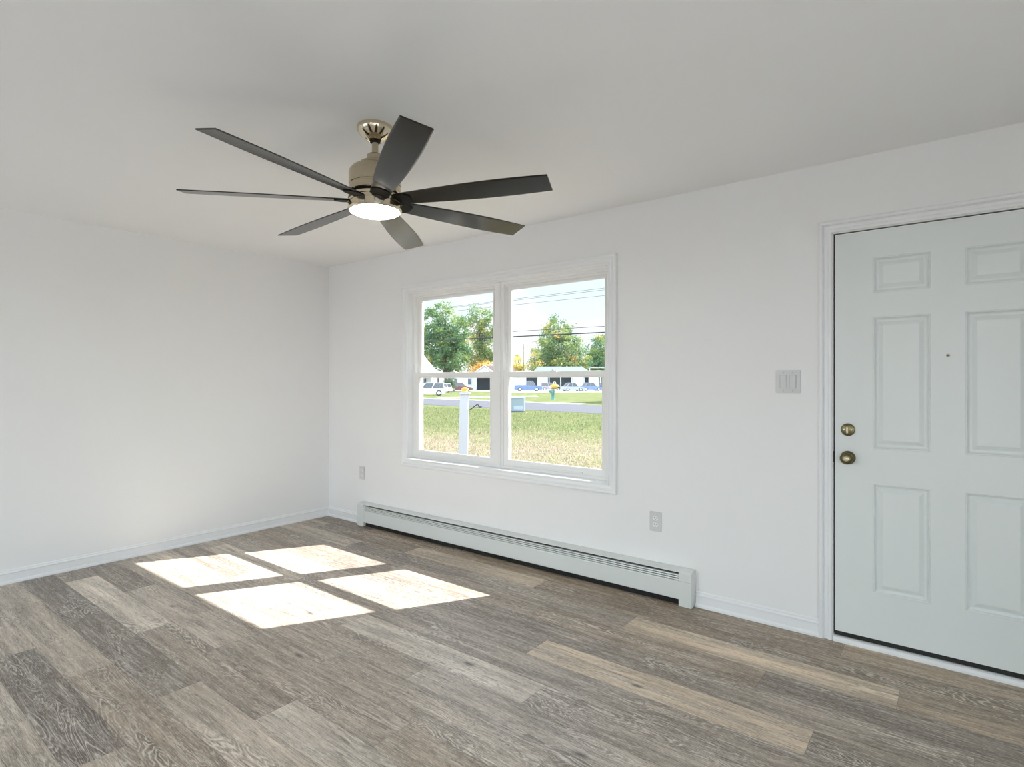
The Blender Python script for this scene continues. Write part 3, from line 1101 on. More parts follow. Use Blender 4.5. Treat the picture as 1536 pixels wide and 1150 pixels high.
def iron_bm():
    bm = bmesh.new()
    pit = math.radians(12.3)
    vs = []
    for (r0, hw) in ((0.080, 0.034), (0.100, 0.0405), (0.150, 0.040), (0.172, 0.020), (0.174, 0.0)):
        for s in (-1, 1):
            vs.append((r0, s * hw * math.cos(pit), -s * hw * math.sin(pit)))
    up = [bm.verts.new((x, y, z - 0.0029)) for x, y, z in vs]
    dn = [bm.verts.new((x, y, z - 0.0062)) for x, y, z in vs]
    for i in range(0, len(vs) - 2, 2):
        for L_ in (up, dn):
            bm.faces.new((L_[i], L_[i + 1], L_[i + 3], L_[i + 2]))
        bm.faces.new((up[i], up[i + 2], dn[i + 2], dn[i]))
        bm.faces.new((up[i + 1], up[i + 3], dn[i + 3], dn[i + 1]))
    bm.faces.new((up[0], up[1], dn[1], dn[0]))
    return bm


bl0 = obj('blade', blade_bm(), M['blade'], fan)
ir0 = obj('blade_bracket', iron_bm(), M['iron_black'], bl0)
for i in range(7):
    if i == 0:
        bl = bl0
    else:
        bl = bl0.copy()
        C.objects.link(bl)
        ir = ir0.copy()
        C.objects.link(ir)
        ir.parent = bl
    bl.parent = fan
    bl.matrix_local = HANG @ Matrix.Translation((0, 0, ZB)) @ Matrix.Rotation(A0 - i * 2 * PI / 7, 4, 'Z')


# ------------------------------------------------------------------ outdoors
GZ = -0.60
OX, OY = 4.88, -3.30
FW = (-math.sin(YAW), math.cos(YAW))
RT = (math.cos(YAW), math.sin(YAW))


def yard(lat, fwd, z=GZ):
    """camera-aligned frame: metres to the right / metres away, worked out from image pixels"""
    return Vector((OX + RT[0] * lat + FW[0] * fwd, OY + RT[1] * lat + FW[1] * fwd, z))


def ground_patch(name, pts, z, m, label, cat):
    bm = bmesh.new()
    vs = [bm.verts.new((p[0], p[1], z)) for p in pts]
    f = bm.faces.new(vs)
    r = bmesh.ops.extrude_face_region(bm, geom=[f])
    for v in r['geom']:
        if isinstance(v, bmesh.types.BMVert):
            v.co.z -= 0.2
    return tag(obj(name, bm, m), label, cat, kind='structure')


ground_patch('ground', [(-420, -120), (260, -120), (260, 420), (-420, 420)], GZ, M['lawn'], 'green and tan lawn between the house and the road', 'lawn')


def rd(y0, x):           # the road runs almost parallel to the window wall
    return (x, y0 - 0.145 * x)


ground_patch('road', [rd(24.4, -200), rd(24.4, 120), rd(33.4, 120), rd(33.4, -200)], GZ + 0.02, M['asphalt'], 'grey asphalt road crossing beyond the lawn', 'road')
ground_patch('sidewalk', [rd(33.5, -200), rd(33.5, -19.5), rd(35.1, -19.5), rd(35.1, -200)], GZ + 0.03, M['concrete'], 'pale concrete strip along the far side of the road', 'sidewalk')
pad = [yard(-1, 92), yard(11, 94), yard(26, 96), yard(26, 128), yard(-1, 128)]
ground_patch('driveway', pad, GZ + 0.025, M['concrete'], 'pale concrete parking pad in front of the low building', 'parking pad')
ground_patch('driveway', [yard(-14, 108), yard(0, 104), yard(0, 119), yard(-14, 119)], GZ + 0.024, M['concrete'], 'pale concrete apron in front of the gabled house', 'driveway')
ground_patch('driveway', [yard(-8.5, 64), yard(3.2, 69), yard(3.2, 74), yard(-8.5, 66)], GZ + 0.026, M['concrete'], 'narrow pale driveway leading off the far side of the road', 'driveway')

ground_patch('bounce_slab', [(RX + 0.16, -9), (RX + 6.5, -9), (RX + 6.5, -0.8), (RX + 0.16, -0.8)], -0.12, M['bounce_slab'], 'pale slab added to bounce sunlight in, outside the right wall behind the camera', 'bounce_slab')  # both slabs are added out of view to throw sunlight onto the ceiling
ground_patch('bounce_slab', [(-1, -15), (RX + 0.1, -15), (RX + 0.1, RY - 0.17), (-1, RY - 0.17)], -0.13, M['bounce_slab'], 'pale slab added to bounce sunlight in, outside the rear wall behind the camera', 'bounce_slab')

# grass blades standing in the lawn seen through the window
rs = np.random.RandomState(5)
ng = 42000
gy = 5.0 + 21.0 * rs.uniform(size=ng) ** 0.9
gx = 4.88 - (0.48 + 0.74 * rs.uniform(size=ng)) * (gy + 3.3)
ub_ = yard(0.28, 35.2)
ok = (gy < 24.2 - 0.145 * gx) & (np.hypot(gx - ub_.x, gy - ub_.y) > 1.0)
gx, gy = gx[ok], gy[ok]
ng = len(gx)
hh_ = rs.uniform(0.03, 0.10, ng)
an = rs.uniform(0, 2 * PI, ng)
wd = rs.uniform(0.008, 0.022, ng)
ln = rs.normal(0, 0.04, (ng, 2))
gv = np.stack([np.stack([gx - np.cos(an) * wd, gy - np.sin(an) * wd, np.full(ng, GZ)], 1),
               np.stack([gx + np.cos(an) * wd, gy + np.sin(an) * wd, np.full(ng, GZ)], 1),
               np.stack([gx + ln[:, 0], gy + ln[:, 1], GZ + hh_], 1)], 1).reshape(-1, 3)
me = D.meshes.new('lawn_grass')
me.vertices.add(3 * ng)
me.vertices.foreach_set('co', gv.astype(np.float32).ravel())
me.loops.add(3 * ng)
me.loops.foreach_set('vertex_index', np.arange(3 * ng, dtype=np.int32))
me.polygons.add(ng)
me.polygons.foreach_set('loop_start', np.arange(0, 3 * ng, 3, dtype=np.int32))
me.polygons.foreach_set('loop_total', np.full(ng, 3, dtype=np.int32))
me.update()
ca = me.color_attributes.new('leaf', 'FLOAT_COLOR', 'CORNER')
cl_ = np.ones((3 * ng, 4), dtype=np.float32)
dry = np.clip((15.5 - gy + 0.25 * (gx + 8)) / 7.0, 0, 1) * 0.6
cl_[:, 0] = np.repeat(np.clip(rs.normal(0.35, 0.22, ng) + dry, 0, 1), 3)
ca.data.foreach_set('color', cl_.ravel())
me.materials.append(LEAF['grass'])
me.validate()
go = D.objects.new('lawn_grass', me)
C.objects.link(go)
tag(go, 'short green and straw-coloured grass blades standing in the lawn', 'grass', kind='stuff')

# white post with finial and bracket
pp = yard(-0.835, 9.5)
post = thing('yard_post', 'white wooden yard post with iron sign hook outside the left window', 'post', pp, YAW)
bm = bmesh.new()
prism(bm, [(-0.078, -0.070), (0.078, -0.070), (0.078, 0.070), (-0.078, 0.070)], 0.0, 1.72, 'z')
for v in bm.verts:
    if v.co.z > 1:
        v.co.x = v.co.x * 0.92 + 0.046
    
obj('post_shaft', bm, M['post_white'], post, bevel=(0.008, 2))
bm = bmesh.new()
prism(bm, [(-0.04, -0.085), (0.132, -0.085), (0.132, 0.085), (-0.04, 0.085)], 1.70, 1.735, 'z')
obj('post_cap', bm, M['post_white'], post, bevel=(0.006, 2))
bm = bmesh.new()
lathe(bm, [(0.055, 1.733), (0.060, 1.745), (0.050, 1.760), (0.058, 1.785), (0.052, 1.805), (0.030, 1.815), (0.0, 1.818)], 20, c=(0.046, 0, 0))
auto_smooth(obj('finial', bm, M['yellow'], post))
obj('hinge_plate', B(0.085, 0.118, -0.076, -0.066, 1.44, 1.57), M['siding_grey'], post)
bm = bmesh.new()
tube(bm, [(0.11, 0, 1.43), (0.16, 0, 1.46), (0.21, 0, 1.50), (0.245, 0, 1.528), (0.27, 0, 1.525), (0.275, 0, 1.505), (0.285, 0, 1.49), (0.31, 0, 1.487), (0.33, 0, 1.50)], 0.008, 8)
obj('iron_hook', bm, M['iron_black'], post)

# utility box by the road
ub = thing('utility_box', 'grey-green metal utility cabinet on the lawn at the road edge', 'utility box', yard(0.28, 35.2), YAW - 0.15)
obj('cabinet', B(-0.50, 0.50, -0.35, 0.45, 0.06, 0.86), M['utility_grey'], ub, bevel=(0.015, 1))
obj('lid', B(-0.515, 0.515, -0.37, 0.47, 0.86, 0.90), M['utility_grey'], ub, bevel=(0.012, 1))
obj('access_panel', B(-0.12, 0.46, -0.362, -0.350, 0.14, 0.84), M['utility_grey'], ub)
obj('panel_strip', B(-0.12, 0.44, -0.372, -0.361, 0.18, 0.40), M['utility_label'], ub)
obj('plinth', B(-0.47, 0.47, -0.32, 0.42, 0.0, 0.07), M['dark'], ub)
obj('rib', B((-0.40, -0.37, -0.360, -0.349, 0.1, 0.84), (-0.28, -0.25, -0.360, -0.349, 0.1, 0.84)), M['utility_grey'], ub)

# pedestal mailbox with a yellow winged top
mb = thing('mailbox', 'teal pedestal mailbox with yellow winged top across the road', 'mailbox', yard(4.05, 56.5), YAW)
bm = bmesh.new()
lathe(bm, [(0.20, 0.0), (0.17, 0.05), (0.155, 0.62), (0.175, 0.66), (0.19, 0.70), (0.19, 0.98), (0.14, 1.06), (0.0, 1.10)], 24)
auto_smooth(obj('pedestal', bm, M['teal'], mb))
bm = bmesh.new()
tube(bm, [(-0.12, 0, 0.80), (-0.26, 0, 0.86), (-0.33, 0, 0.98)], [0.10, 0.11, 0.09], 12)
obj('side_spout', bm, M['teal'], mb)
bm = bmesh.new()
lathe(bm, [(0.0, 1.10), (0.14, 1.12), (0.32, 1.22), (0.40, 1.36), (0.32, 1.50), (0.17, 1.58), (0.0, 1.60)], 24, c=(0.18, 0, 0))
for v in bm.verts:
    v.co.x = 0.18 + (v.co.x - 0.18) * 1.3
    v.co.y *= 0.55
top = auto_smooth(obj('winged_top', bm, M['yellow'], mb))
for s in (-1, 1):
    bm = bmesh.new()
    lathe(bm, [(0.10, 0.0), (0.12, 0.03), (0.10, 0.07), (0.0, 0.08)], 16, 'Y', (0.18 + s * 0.42, -0.10, 1.27))
    obj('end_disc', bm, M['dark'] if s > 0 else M['cream'], top)
bm = bmesh.new()
tube(bm, [(0.02, 0, 1.52), (0.10, 0, 1.74), (0.18, 0, 1.90), (0.26, 0, 1.74), (0.34, 0, 1.52)], 0.035, 8)
obj('top_loop', bm, M['cream'], top)


# ---- cars
def car(name, kind, paint, label, lat, fwd, rz, roof=None, length=4.6, width=1.78, height=1.46):
    r = thing(name, label, 'car' if name != 'pickup_truck' else 'truck', yard(lat, fwd, GZ + 0.025), YAW + rz, 'parked cars across the road')
    pm = mat(name + '_paint', paint, 0.25, coat=0.6)
    Lh = length / 2
    w2 = width / 2
    hb = {'sedan': 0.86, 'suv': 0.98, 'pickup': 1.05, 'wagon': 0.92}[kind]
    bm = bmesh.new()
    prof = [(-Lh, 0.38), (-Lh + 0.05, 0.26), (-Lh + 0.4, 0.22), (Lh - 0.5, 0.22), (Lh - 0.06, 0.28), (Lh, 0.42), (Lh - 0.06, hb - 0.24), (Lh - 0.4, hb - 0.12), (Lh * 0.42, hb), (-Lh + 0.25, hb), (-Lh + 0.04, hb - 0.12)]
    prism(bm, prof, -w2, w2, 'y')
    obj('body', bm, pm, r, bevel=(0.06, 2))
    if kind == 'sedan':
        cab = [(-Lh * 0.78, hb - 0.03), (-Lh * 0.42, height - 0.05), (-Lh * 0.20, height), (Lh * 0.10, height - 0.01), (Lh * 0.46, hb - 0.02)]
    elif kind in ('suv', 'wagon'):
        cab = [(-Lh + 0.12, hb - 0.03), (-Lh + 0.30, height - 0.06), (-Lh + 0.5, height), (Lh * 0.12, height - 0.01), (Lh * 0.48, hb - 0.02)]
    else:
        cab = [(-Lh * 0.12, hb - 0.03), (-Lh * 0.08, height - 0.04), (0.0, height), (Lh * 0.30, height - 0.01), (Lh * 0.52, hb - 0.02)]
    ins = 0.10
    bm = bmesh.new()
    A = [bm.verts.new((x, -w2 + (0.05 if z < hb else ins + 0.06), z)) for x, z in cab]
    Bq = [bm.verts.new((x, w2 - (0.05 if z < hb else ins + 0.06), z)) for x, z in cab]
    n = len(cab)
    for i in range(n):
        bm.faces.new((A[i], A[(i + 1) % n], Bq[(i + 1) % n], Bq[i]))
    bm.faces.new(A)
    bm.faces.new(Bq)
    obj('windows', bm, M['car_glass'], r)
    # roof skin and pillars
    bm = bmesh.new()
    top_ = [c for c in cab if c[1] > hb + 0.2]
    x0_, x1_ = top_[0][0], top_[-1][0]
    box(bm, x0_, x1_, -w2 + 0.13, w2 - 0.13, height - 0.05, height + 0.02)
    for s in (-1, 1):
        for (xa, za), (xb, zb) in ((cab[0], top_[0]), (cab[-1], top_[-1]), (((cab[0][0] + cab[-1][0]) / 2, hb), ((x0_ + x1_) / 2, height - 0.02))):
            tube(bm, [(xa, s * (w2 - 0.06), za), (xb, s * (w2 - 0.155), zb)], 0.05, 6)
    obj('roof', bm, pm, r)
    if kind == 'pickup':
        obj('cargo_bed', B(-Lh + 0.12, -Lh * 0.16, -w2 + 0.12, w2 - 0.12, hb - 0.04, hb + 0.03), M['dark'], r)
    for x in (-Lh * 0.62, Lh * 0.60):
        for s in (-1, 1):
            bm = bmesh.new()
            rw = 0.36 if kind in ('pickup', 'suv') else 0.32
            lathe(bm, [(rw * 0.6, -0.11), (rw, -0.10), (rw, 0.10), (rw * 0.6, 0.11)], 24, 'Y', (x, s * (w2 - 0.08), rw))
            wh = obj('wheel', bm, M['tyre'], r)
            bm = bmesh.new()
            lathe(bm, [(rw * 0.62, -0.118), (rw * 0.62, 0.118)], 20, 'Y', (x, s * (w2 - 0.08), rw))
            obj('hubcap', bm, M['hub'], wh)
    for s in (-1, 1):
        obj('headlight', B(Lh - 0.14, Lh - 0.02, s * (w2 - 0.28) - 0.16, s * (w2 - 0.28) + 0.16, hb - 0.36, hb - 0.24), M['hub'], r)
    return r


car('sport_utility_car', 'suv', (0.62, 0.63, 0.68), 'white sport utility car parked nearest the road at far left', -11.05, 74.5, PI + 0.20, length=4.5, height=1.62)
car('hatchback_car', 'wagon', (0.60, 0.60, 0.62), 'white car partly hidden behind the white sport utility car', -12.0, 93.5, PI - 0.3, length=4.0)
car('sedan_car', 'sedan', (0.17, 0.045, 0.06), 'dark red sedan parked before the white gabled house', -9.6, 107, 0.1, length=4.4)
car('pickup_truck', 'pickup', (0.09, 0.15, 0.30), 'blue pickup truck parked at the left of the car row', 3.0, 107, 0.05, length=5.2, width=1.9, height=1.85)
car('wagon_car', 'wagon', (0.27, 0.25, 0.29), 'grey station wagon parked behind the mailbox', 7.9, 114, 0.0, length=4.5)
car('sedan_car', 'sedan', (0.28, 0.31, 0.40), 'silver sedan parked right of the mailbox', 11.3, 106, 0.30, length=4.2, height=1.5)
car('sedan_car', 'sedan', (0.11, 0.18, 0.36), 'blue sedan parked right of the silver sedan', 15.3, 110.5, 0.25, length=4.3, height=1.52)
car('hatchback_car', 'wagon', (0.05, 0.06, 0.08), 'dark car at the right end of the parked row', 19.4, 114, 0.0, length=4.0, height=1.4)


# ---- houses
def quad_roof(bm, pts, th=0.18):
    vs = [bm.verts.new(p) for p in pts]
    lo = [bm.verts.new((p[0], p[1], p[2] - th)) for p in pts]
    n = len(pts)
    bm.faces.new(vs)
    bm.faces.new(lo)
    for i in range(n):
        bm.faces.new((vs[i], vs[(i + 1) % n], lo[(i + 1) % n], lo[i]))


# gabled white house with garage (local x to the right, y away)
gh = thing('gabled_house', 'white gabled house with pinkish roof and open dark garage', 'house', yard(-5.7, 117), YAW)
bm = bmesh.new()
prism(bm, [(-7.0, 0.0), (-1.8, 0.0), (-1.8, 3.3), (-7.0, 3.3)], 0.6, 8.0, 'y')
prism(bm, [(1.75, 0.0), (6.9, 0.0), (6.9, 3.3), (1.75, 3.3)], 0.4, 8.0, 'y')
prism(bm, [(-2.6, 3.0), (2.6, 3.0), (0.0, 4.95)], 0.0, 0.25, 'y')
box(bm, -1.8, 1.75, 5.5, 5.7, 0, 3.2)
box(bm, -1.8, 1.75, 0.05, 0.3, 2.75, 3.1)
obj('siding_wall', bm, M['siding_white'], gh)
obj('gable_vent', B(-0.28, 0.22, -0.04, 0.02, 3.55, 4.05), M['siding_grey'], gh)
obj('garage_shade', B((-1.75, 1.70, 5.3, 5.45, 0.02, 3.1)), M['shade_void'], gh)  # dark sheet painting the shade in the open garage
obj('garage_pillar', B(-2.5, -1.85, 0.2, 0.62, 0.0, 2.9), M['siding_grey'], gh)
obj('porch_post', B(-1.82, -1.62, -0.05, 0.15, 0.0, 2.8), M['siding_white'], gh)
bm = bmesh.new()
quad_roof(bm, [(-2.9, -0.3, 2.95), (0.0, -0.3, 5.12), (0.0, 9, 5.12), (-2.9, 9, 2.95)])
quad_roof(bm, [(0.0, -0.3, 5.12), (2.9, -0.3, 2.95), (2.9, 9, 2.95), (0.0, 9, 5.12)])
rf = obj('gable_roof', bm, M['shingle_pink'], gh)
bm = bmesh.new()
quad_roof(bm, [(-7.3, 0.2, 3.15), (-2.0, 0.2, 3.15), (-2.0, 4.2, 3.5), (-7.3, 4.2, 3.5)])
quad_roof(bm, [(1.9, 0.0, 3.1), (7.3, 0.0, 3.1), (5.6, 4.2, 5.1), (0.0, 4.2, 5.1)])
obj('wing_roof', bm, M['shingle_pink'], gh)
bm = bmesh.new()
tube(bm, [(-2.95, -0.34, 2.88), (0, -0.34, 5.05), (2.95, -0.34, 2.88)], 0.11, 4)
obj('barge_board', bm, M['siding_white'], gh)
for x0_, x1_ in ((-6.3, -5.6), (-3.4, -2.8)):
    wf = obj('window_frame', B(x0_ - 0.1, x1_ + 0.1, 0.5, 0.6, 1.1, 2.5), M['siding_white'], gh)
    obj('window_pane', B(x0_, x1_, 0.46, 0.51, 1.2, 2.4), M['house_glass'], wf)

# porch house at far left
ph = thing('porch_house', 'white house with steep roof and porch at far left beyond the road', 'house', yard(-17.5, 98), YAW)
bm = bmesh.new()
prism(bm, [(-3.6, 0.0), (3.2, 0.0), (3.2, 3.6), (-0.2, 7.6), (-3.6, 3.6)], 1.8, 9, 'y')
obj('siding_wall', bm, M['siding_white'], ph)
bm = bmesh.new()
quad_roof(bm, [(-0.2, 1.4, 7.9), (3.7, 1.4, 3.3), (3.7, 9.2, 3.3), (-0.2, 9.2, 7.9)])
quad_roof(bm, [(-0.2, 1.4, 7.9), (-4.1, 1.4, 3.3), (-4.1, 9.2, 3.3), (-0.2, 9.2, 7.9)])
obj('roof', bm, M['siding_white'], ph)
bm = bmesh.new()
quad_roof(bm, [(-3.6, -0.5, 3.15), (5.1, -0.5, 3.15), (5.1, 3.0, 3.55), (-3.6, 3.0, 3.55)], 0.25)
obj('porch_roof', bm, M['siding_white'], ph)
for x_ in (1.0, 2.6, 4.8):
    obj('porch_post', B(x_ - 0.09, x_ + 0.09, -0.4, -0.22, 0.0, 2.95), M['dark'], ph)
for x_ in (1.3, 2.0):
    wf = obj('window_frame', B(x_ - 0.1, x_ + 0.55, 1.7, 1.8, 1.0, 2.4), M['siding_grey'], ph)
    obj('window_pane', B(x_, x_ + 0.45, 1.66, 1.71, 1.1, 2.3), M['house_glass'], wf)

# low building with carports at right
lb = thing('low_building', 'long low building with pale metal roof and dark carport bays', 'building', yard(14.5, 132), YAW)
bm = bmesh.new()
for x0_, x1_ in ((-14.0, -11.2), (-8.6, -6.2), (-0.4, 2.0), (3.3, 5.6), (6.6, 11)):
    box(bm, x0_, x1_, 0.0, 0.3, 0.0, 3.6)
box(bm, -14, 11, 5.0, 5.3, 0, 3.6)
box(bm, -14, 11, -0.1, 0.3, 3.3, 3.75)
obj('siding_wall', bm, M['siding_white'], lb)
obj('bay_shade', B(-11.1, 6.5, 4.7, 4.9, 0.02, 3.4), M['shade_void'], lb)  # dark sheet painting the shade at the back of the bays
bm = bmesh.new()
quad_roof(bm, [(-14.6, -0.6, 3.75), (11.5, -0.6, 3.75), (11.5, 4.0, 4.25), (-14.6, 4.0, 4.25)], 0.2)
obj('lower_roof', bm, M['siding_white'], lb)
bm = bmesh.new()
quad_roof(bm, [(-9.6, 0.8, 4.1), (3.6, 0.8, 4.1), (2.4, 5.0, 5.3), (-8.2, 5.0, 5.3)], 0.2)
obj('upper_roof', bm, M['roof_blue'], lb)
for x_ in (-5.9, -3.2, -0.6, 2.2, 6.0):
    obj('bay_post', B(x_ - 0.1, x_ + 0.1, -0.15, 0.1, 0.0, 3.4), M['siding_white'], lb)
obj('roof_rail', B((4.0, 11.2, 3.8, 3.95, 4.95, 5.05), (4.0, 4.15, 3.8, 3.95, 4.2, 5.0), (8.0, 8.15, 3.8, 3.95, 4.2, 5.0)), M['siding_grey'], lb)


# ---- trees
def tree(name, label, lat, fwd, leaves, lobes, trunk_h, seed, n_clusters=90, per=110, leaf=0.34, group='trees beyond the road', hue=0.0):
    """lobes: (x, y, z, rx, rz) ellipsoids of the crown in metres"""
    rs = np.random.RandomState(seed)
    r = thing(name, label, 'tree', yard(lat, fwd), YAW, group)
    P, Q = [], []
    vol = np.array([a[3] ** 2 * a[4] for a in lobes])
    cl = []
    for a, nn in zip(lobes, np.maximum(3, (n_clusters * vol / vol.sum()).astype(int))):
        d = rs.normal(size=(nn, 3))
        d /= np.linalg.norm(d, axis=1, keepdims=True)
        rad = rs.uniform(0.35, 1.0, size=(nn, 1)) ** 0.6
        cl.append(np.array(a[:3]) + d * rad * np.array([a[3], a[3], a[4]]))
    cl = np.vstack(cl)
    cr_ = rs.uniform(0.55, 1.15, size=len(cl)) * leaf * 3.2
    hue_c = np.clip(rs.normal(0.36 + hue, 0.2, size=len(cl)), 0, 1)
    hue_c[rs.uniform(size=len(cl)) < 0.02] = 0.95
    cen = np.repeat(cl, per, axis=0) + rs.normal(size=(len(cl) * per, 3)) * np.repeat(cr_, per)[:, None] * np.array([0.6, 0.6, 0.45])
    hv = np.clip(np.repeat(hue_c, per) + rs.normal(0, 0.12, size=len(cen)), 0, 1)
    n = len(cen)
    a1 = rs.normal(size=(n, 3))
    a1 /= np.linalg.norm(a1, axis=1, keepdims=True)
    a2 = np.cross(a1, rs.normal(size=(n, 3)))
    a2 /= np.linalg.norm(a2, axis=1, keepdims=True)
    s = rs.uniform(0.55, 1.1, size=(n, 1)) * leaf * 0.5
    v = np.stack([cen - a1 * s * 1.5, cen + a2 * s * 0.8, cen + a1 * s * 1.5, cen - a2 * s * 0.8], axis=1).reshape(-1, 3)
    me = D.meshes.new('foliage')
    me.vertices.add(4 * n)
    me.vertices.foreach_set('co', v.astype(np.float32).ravel())
    me.loops.add(4 * n)
    me.loops.foreach_set('vertex_index', np.arange(4 * n, dtype=np.int32))
    me.polygons.add(n)
    me.polygons.foreach_set('loop_start', np.arange(0, 4 * n, 4, dtype=np.int32))
    me.polygons.foreach_set('loop_total', np.full(n, 4, dtype=np.int32))
    me.update()
    ca = me.color_attributes.new('leaf', 'FLOAT_COLOR', 'CORNER')
    cols = np.ones((4 * n, 4), dtype=np.float32)
    cols[:, 0] = np.repeat(hv, 4)
    ca.data.foreach_set('color', cols.ravel())
    me.materials.append(LEAF[leaves])
    me.validate()
    fo = D.objects.new('foliage', me)
    C.objects.link(fo)
    fo.parent = r
    # trunk with limbs reaching into the crown
    bm = bmesh.new()
    zt = max(c[2] for c in cl)
    tr = 0.012 * zt + 0.10
    tube(bm, [(0, 0, -0.1), (0.1, 0, trunk_h * 0.5), (0, 0.1, trunk_h), (0.1, 0, (trunk_h + zt) * 0.5), (0, 0, zt * 0.92)], [tr * 1.3, tr, tr * 0.9, tr * 0.5, 0.04], 8)
    pick = rs.choice(len(cl), size=min(len(cl), 34), replace=False)
    for i in pick:
        c = cl[i]
        z0_ = min(zt * 0.75, max(trunk_h * 0.6, c[2] * rs.uniform(0.45, 0.75)))
        mid = (c[0] * 0.45 + rs.normal() * 0.2, c[1] * 0.45, z0_ + (c[2] - z0_) * 0.55)
        tube(bm, [(0, 0, z0_), mid, tuple(c)], [tr * 0.35, tr * 0.22, 0.03], 5)
    obj('trunk', bm, M['bark'], r)
    return r


tree('tall_tree', 'tall leafy green tree filling the left window, left of its pair', -15.6, 133, 'green',
     [(-1.5, 0, 10, 4.4, 5.5), (1.8, 0, 13.0, 3.8, 4.8), (-3.4, 0, 15.8, 2.8, 3.2), (-0.6, 0, 18.3, 2.4, 2.2), (0.5, 0, 6.5, 4.6, 3.0), (2.6, 0, 9, 3.5, 4)], 4.5, 11, 190, 95, 0.40, hue=0.04)
tree('tall_tree', 'tall looser green tree right of its pair, above the gabled house', -8.2, 143, 'mixed',
     [(-0.5, 0, 8, 3.6, 4.2), (2.2, 0, 10, 3.6, 4.5), (-1.2, 0, 14.5, 3.0, 4.4), (2.9, 0, 15.5, 2.8, 3.6), (0.6, 0, 19.0, 2.2, 2.2)], 5, 12, 140, 75, 0.38, hue=0.0)
tree('spreading_tree', 'broad cone-shaped tree rising behind the low building', 12.5, 153, 'mixed',
     [(0, 0, 5.5, 7.4, 3.8), (-3.0, 0, 8, 4.8, 3.8), (3.4, 0, 7.6, 5.0, 3.6), (0.2, 0, 11.5, 6.0, 4.0), (-0.6, 0, 15.0, 4.4, 3.0), (0.0, 0, 18.2, 2.3, 1.8)], 4, 13, 340, 72, 0.40, hue=-0.06)
tree('spreading_tree', 'rounded green tree at the right edge of the right window', 27.3, 176, 'green',
     [(0, 0, 7, 4.8, 4.2), (0.2, 0, 11.6, 4.2, 4.0), (-2.4, 0, 5.6, 3.4, 3.4)], 3, 14, 110, 90, 0.46, hue=0.04)
tree('small_tree', 'small yellow tree left of the far utility pole', 1.7, 160, 'yellow',
     [(0, 0, 6.4, 1.7, 3.4), (-0.6, 0, 4.5, 1.9, 2.2)], 2.5, 15, 34, 65, 0.36, hue=0.15)
tree('small_tree', 'orange autumn tree peeking over the left slope of the gabled roof', -7.7, 132, 'orange',
     [(0, 0, 4.0, 1.7, 1.4), (1.7, 0, 4.9, 1.4, 1.2)], 2.5, 16, 26, 60, 0.34, hue=0.25)
tree('small_tree', 'low sparse brownish tree right of the far utility pole', 5.6, 143, 'mixed',
     [(0, 0, 4.5, 1.6, 2.4), (0.6, 0, 7.0, 1.3, 1.8)], 2.5, 17, 22, 50, 0.34, hue=0.2)
tree('bush_tree', 'dark rounded bush beside the porch house', -11.2, 100.5, 'dark',
     [(0, 0, 1.2, 0.85, 0.9), (0.2, 0, 1.9, 0.7, 0.7)], 0.6, 18, 24, 70, 0.2)
tree('street_tree', 'tree beyond the right window edge shading the far verge', 16.6, 54, 'green',
     [(0, 0, 6.5, 3.4, 2.6), (1.8, 0, 6, 2.6, 2.2), (-1.6, 0, 6, 2.6, 2.0)], 3.2, 19, 90, 70, 0.35)

# ---- utility pole and overhead lines
up_ = thing('utility_pole', 'distant wooden utility pole left of the cone-shaped tree', 'utility pole', yard(2.8, 141), YAW)
bm = bmesh.new()
lathe(bm, [(0.15, 0.0), (0.10, 11.0), (0.0, 11.02)], 10)
obj('pole_shaft', bm, M['pole'], up_)
obj('crossarm', B(-1.0, 1.0, -0.06, 0.06, 10.2, 10.34), M['pole'], up_)


LA = yard((636 - 768) / 852.85 * 55, 55)
LB = yard((905 - 768) / 852.85 * 45, 45)


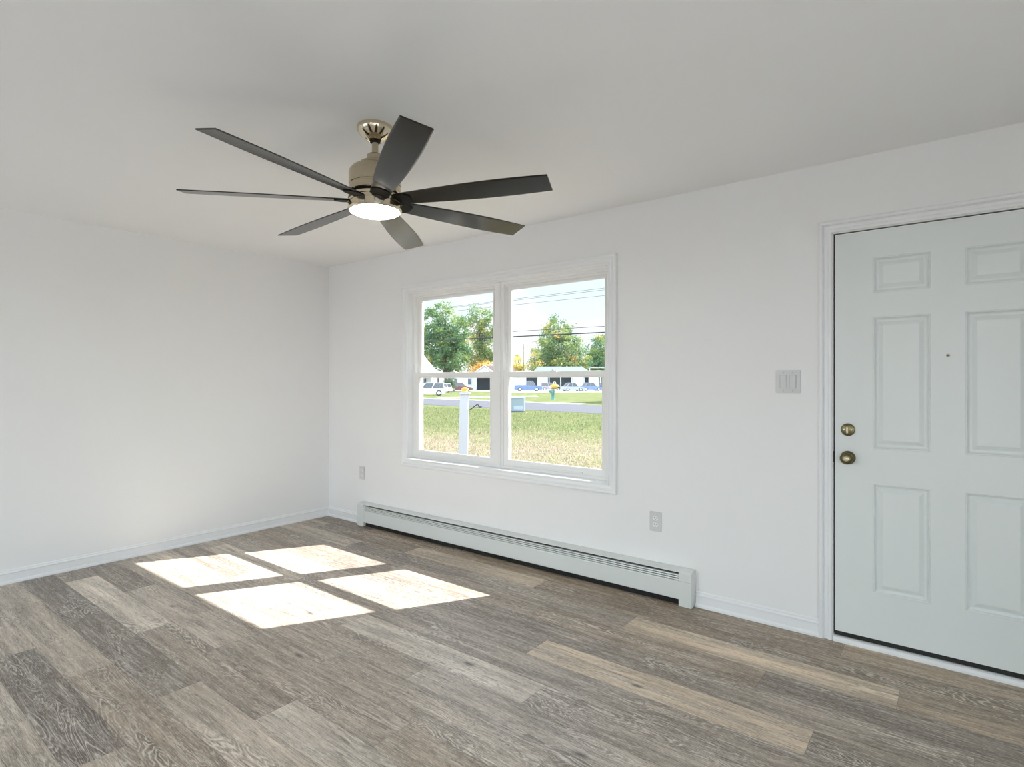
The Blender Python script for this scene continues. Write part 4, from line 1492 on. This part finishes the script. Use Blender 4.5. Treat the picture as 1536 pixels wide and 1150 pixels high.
def cable(image_pts, r_, label, ends=(-0.75, 1.6), path=(LA, LB)):
    """a straight cable over the ground line path; sights = two image pixel (x, y) pairs that set its height"""
    A_, B_ = path
    pts = []
    for px, y in image_pts:
        k_ = (px - 768) / 852.85                      # lateral = k * forward
        fa = [(p.x - OX) * FW[0] + (p.y - OY) * FW[1] for p in (A_, B_)]
        la = [(p.x - OX) * RT[0] + (p.y - OY) * RT[1] for p in (A_, B_)]
        t_ = (k_ * fa[0] - la[0]) / ((la[1] - la[0]) - k_ * (fa[1] - fa[0]))
        pts.append((t_, 1.3223 + (571 - y) * (fa[0] + (fa[1] - fa[0]) * t_) / 852.85))
    (t0, z0_), (t1, z1_) = pts
    cur = []
    for i in range(25):
        t_ = ends[0] + (ends[1] - ends[0]) * i / 24
        p = A_.lerp(B_, t_)
        p.z = z0_ + (z1_ - z0_) * (t_ - t0) / (t1 - t0)
        cur.append(p)
    bm = bmesh.new()
    tube(bm, cur, r_, 6)
    tag(obj('power_line', bm, M['wire']), label, 'power line', 'overhead lines along the road')
    return cur


cables = [
    cable([(636, 511.5), (905, 498.5)], 0.050, 'thick black cable, lowest of the near overhead lines'),
    cable([(636, 505), (905, 489.5)], 0.022, 'thin dark cable just above the thick black cable'),
    cable([(770, 457.5), (900, 444)], 0.014, 'faint cable below the topmost pair of overhead lines'),
    cable([(772, 450.5), (905, 435)], 0.014, 'faint cable, lower one of the topmost pair'),
    cable([(772, 448.5), (905, 432.2)], 0.014, 'faint cable, topmost of all the overhead lines')]
for k_, where in ((0, 'left'), (-1, 'right')):
    p = cables[0][k_]
    top_z = max(c[k_].z for c in cables)
    rp = thing('utility_pole', 'roadside wooden pole holding the overhead lines beyond the %s of the window' % where, 'utility pole', (p.x, p.y + 0.10, GZ), 0)
    bm = bmesh.new()
    lathe(bm, [(0.16, 0.0), (0.12, top_z - GZ + 0.5), (0.0, top_z - GZ + 0.52)], 12)
    obj('pole_shaft', bm, M['pole'], rp)
cable([(640, 516), (784.5, 520.5)], 0.04, 'distant cable running to the far utility pole', (-0.1, 1.0), (yard((640 - 768) / 852.85 * 178, 178), yard(2.8, 141)))
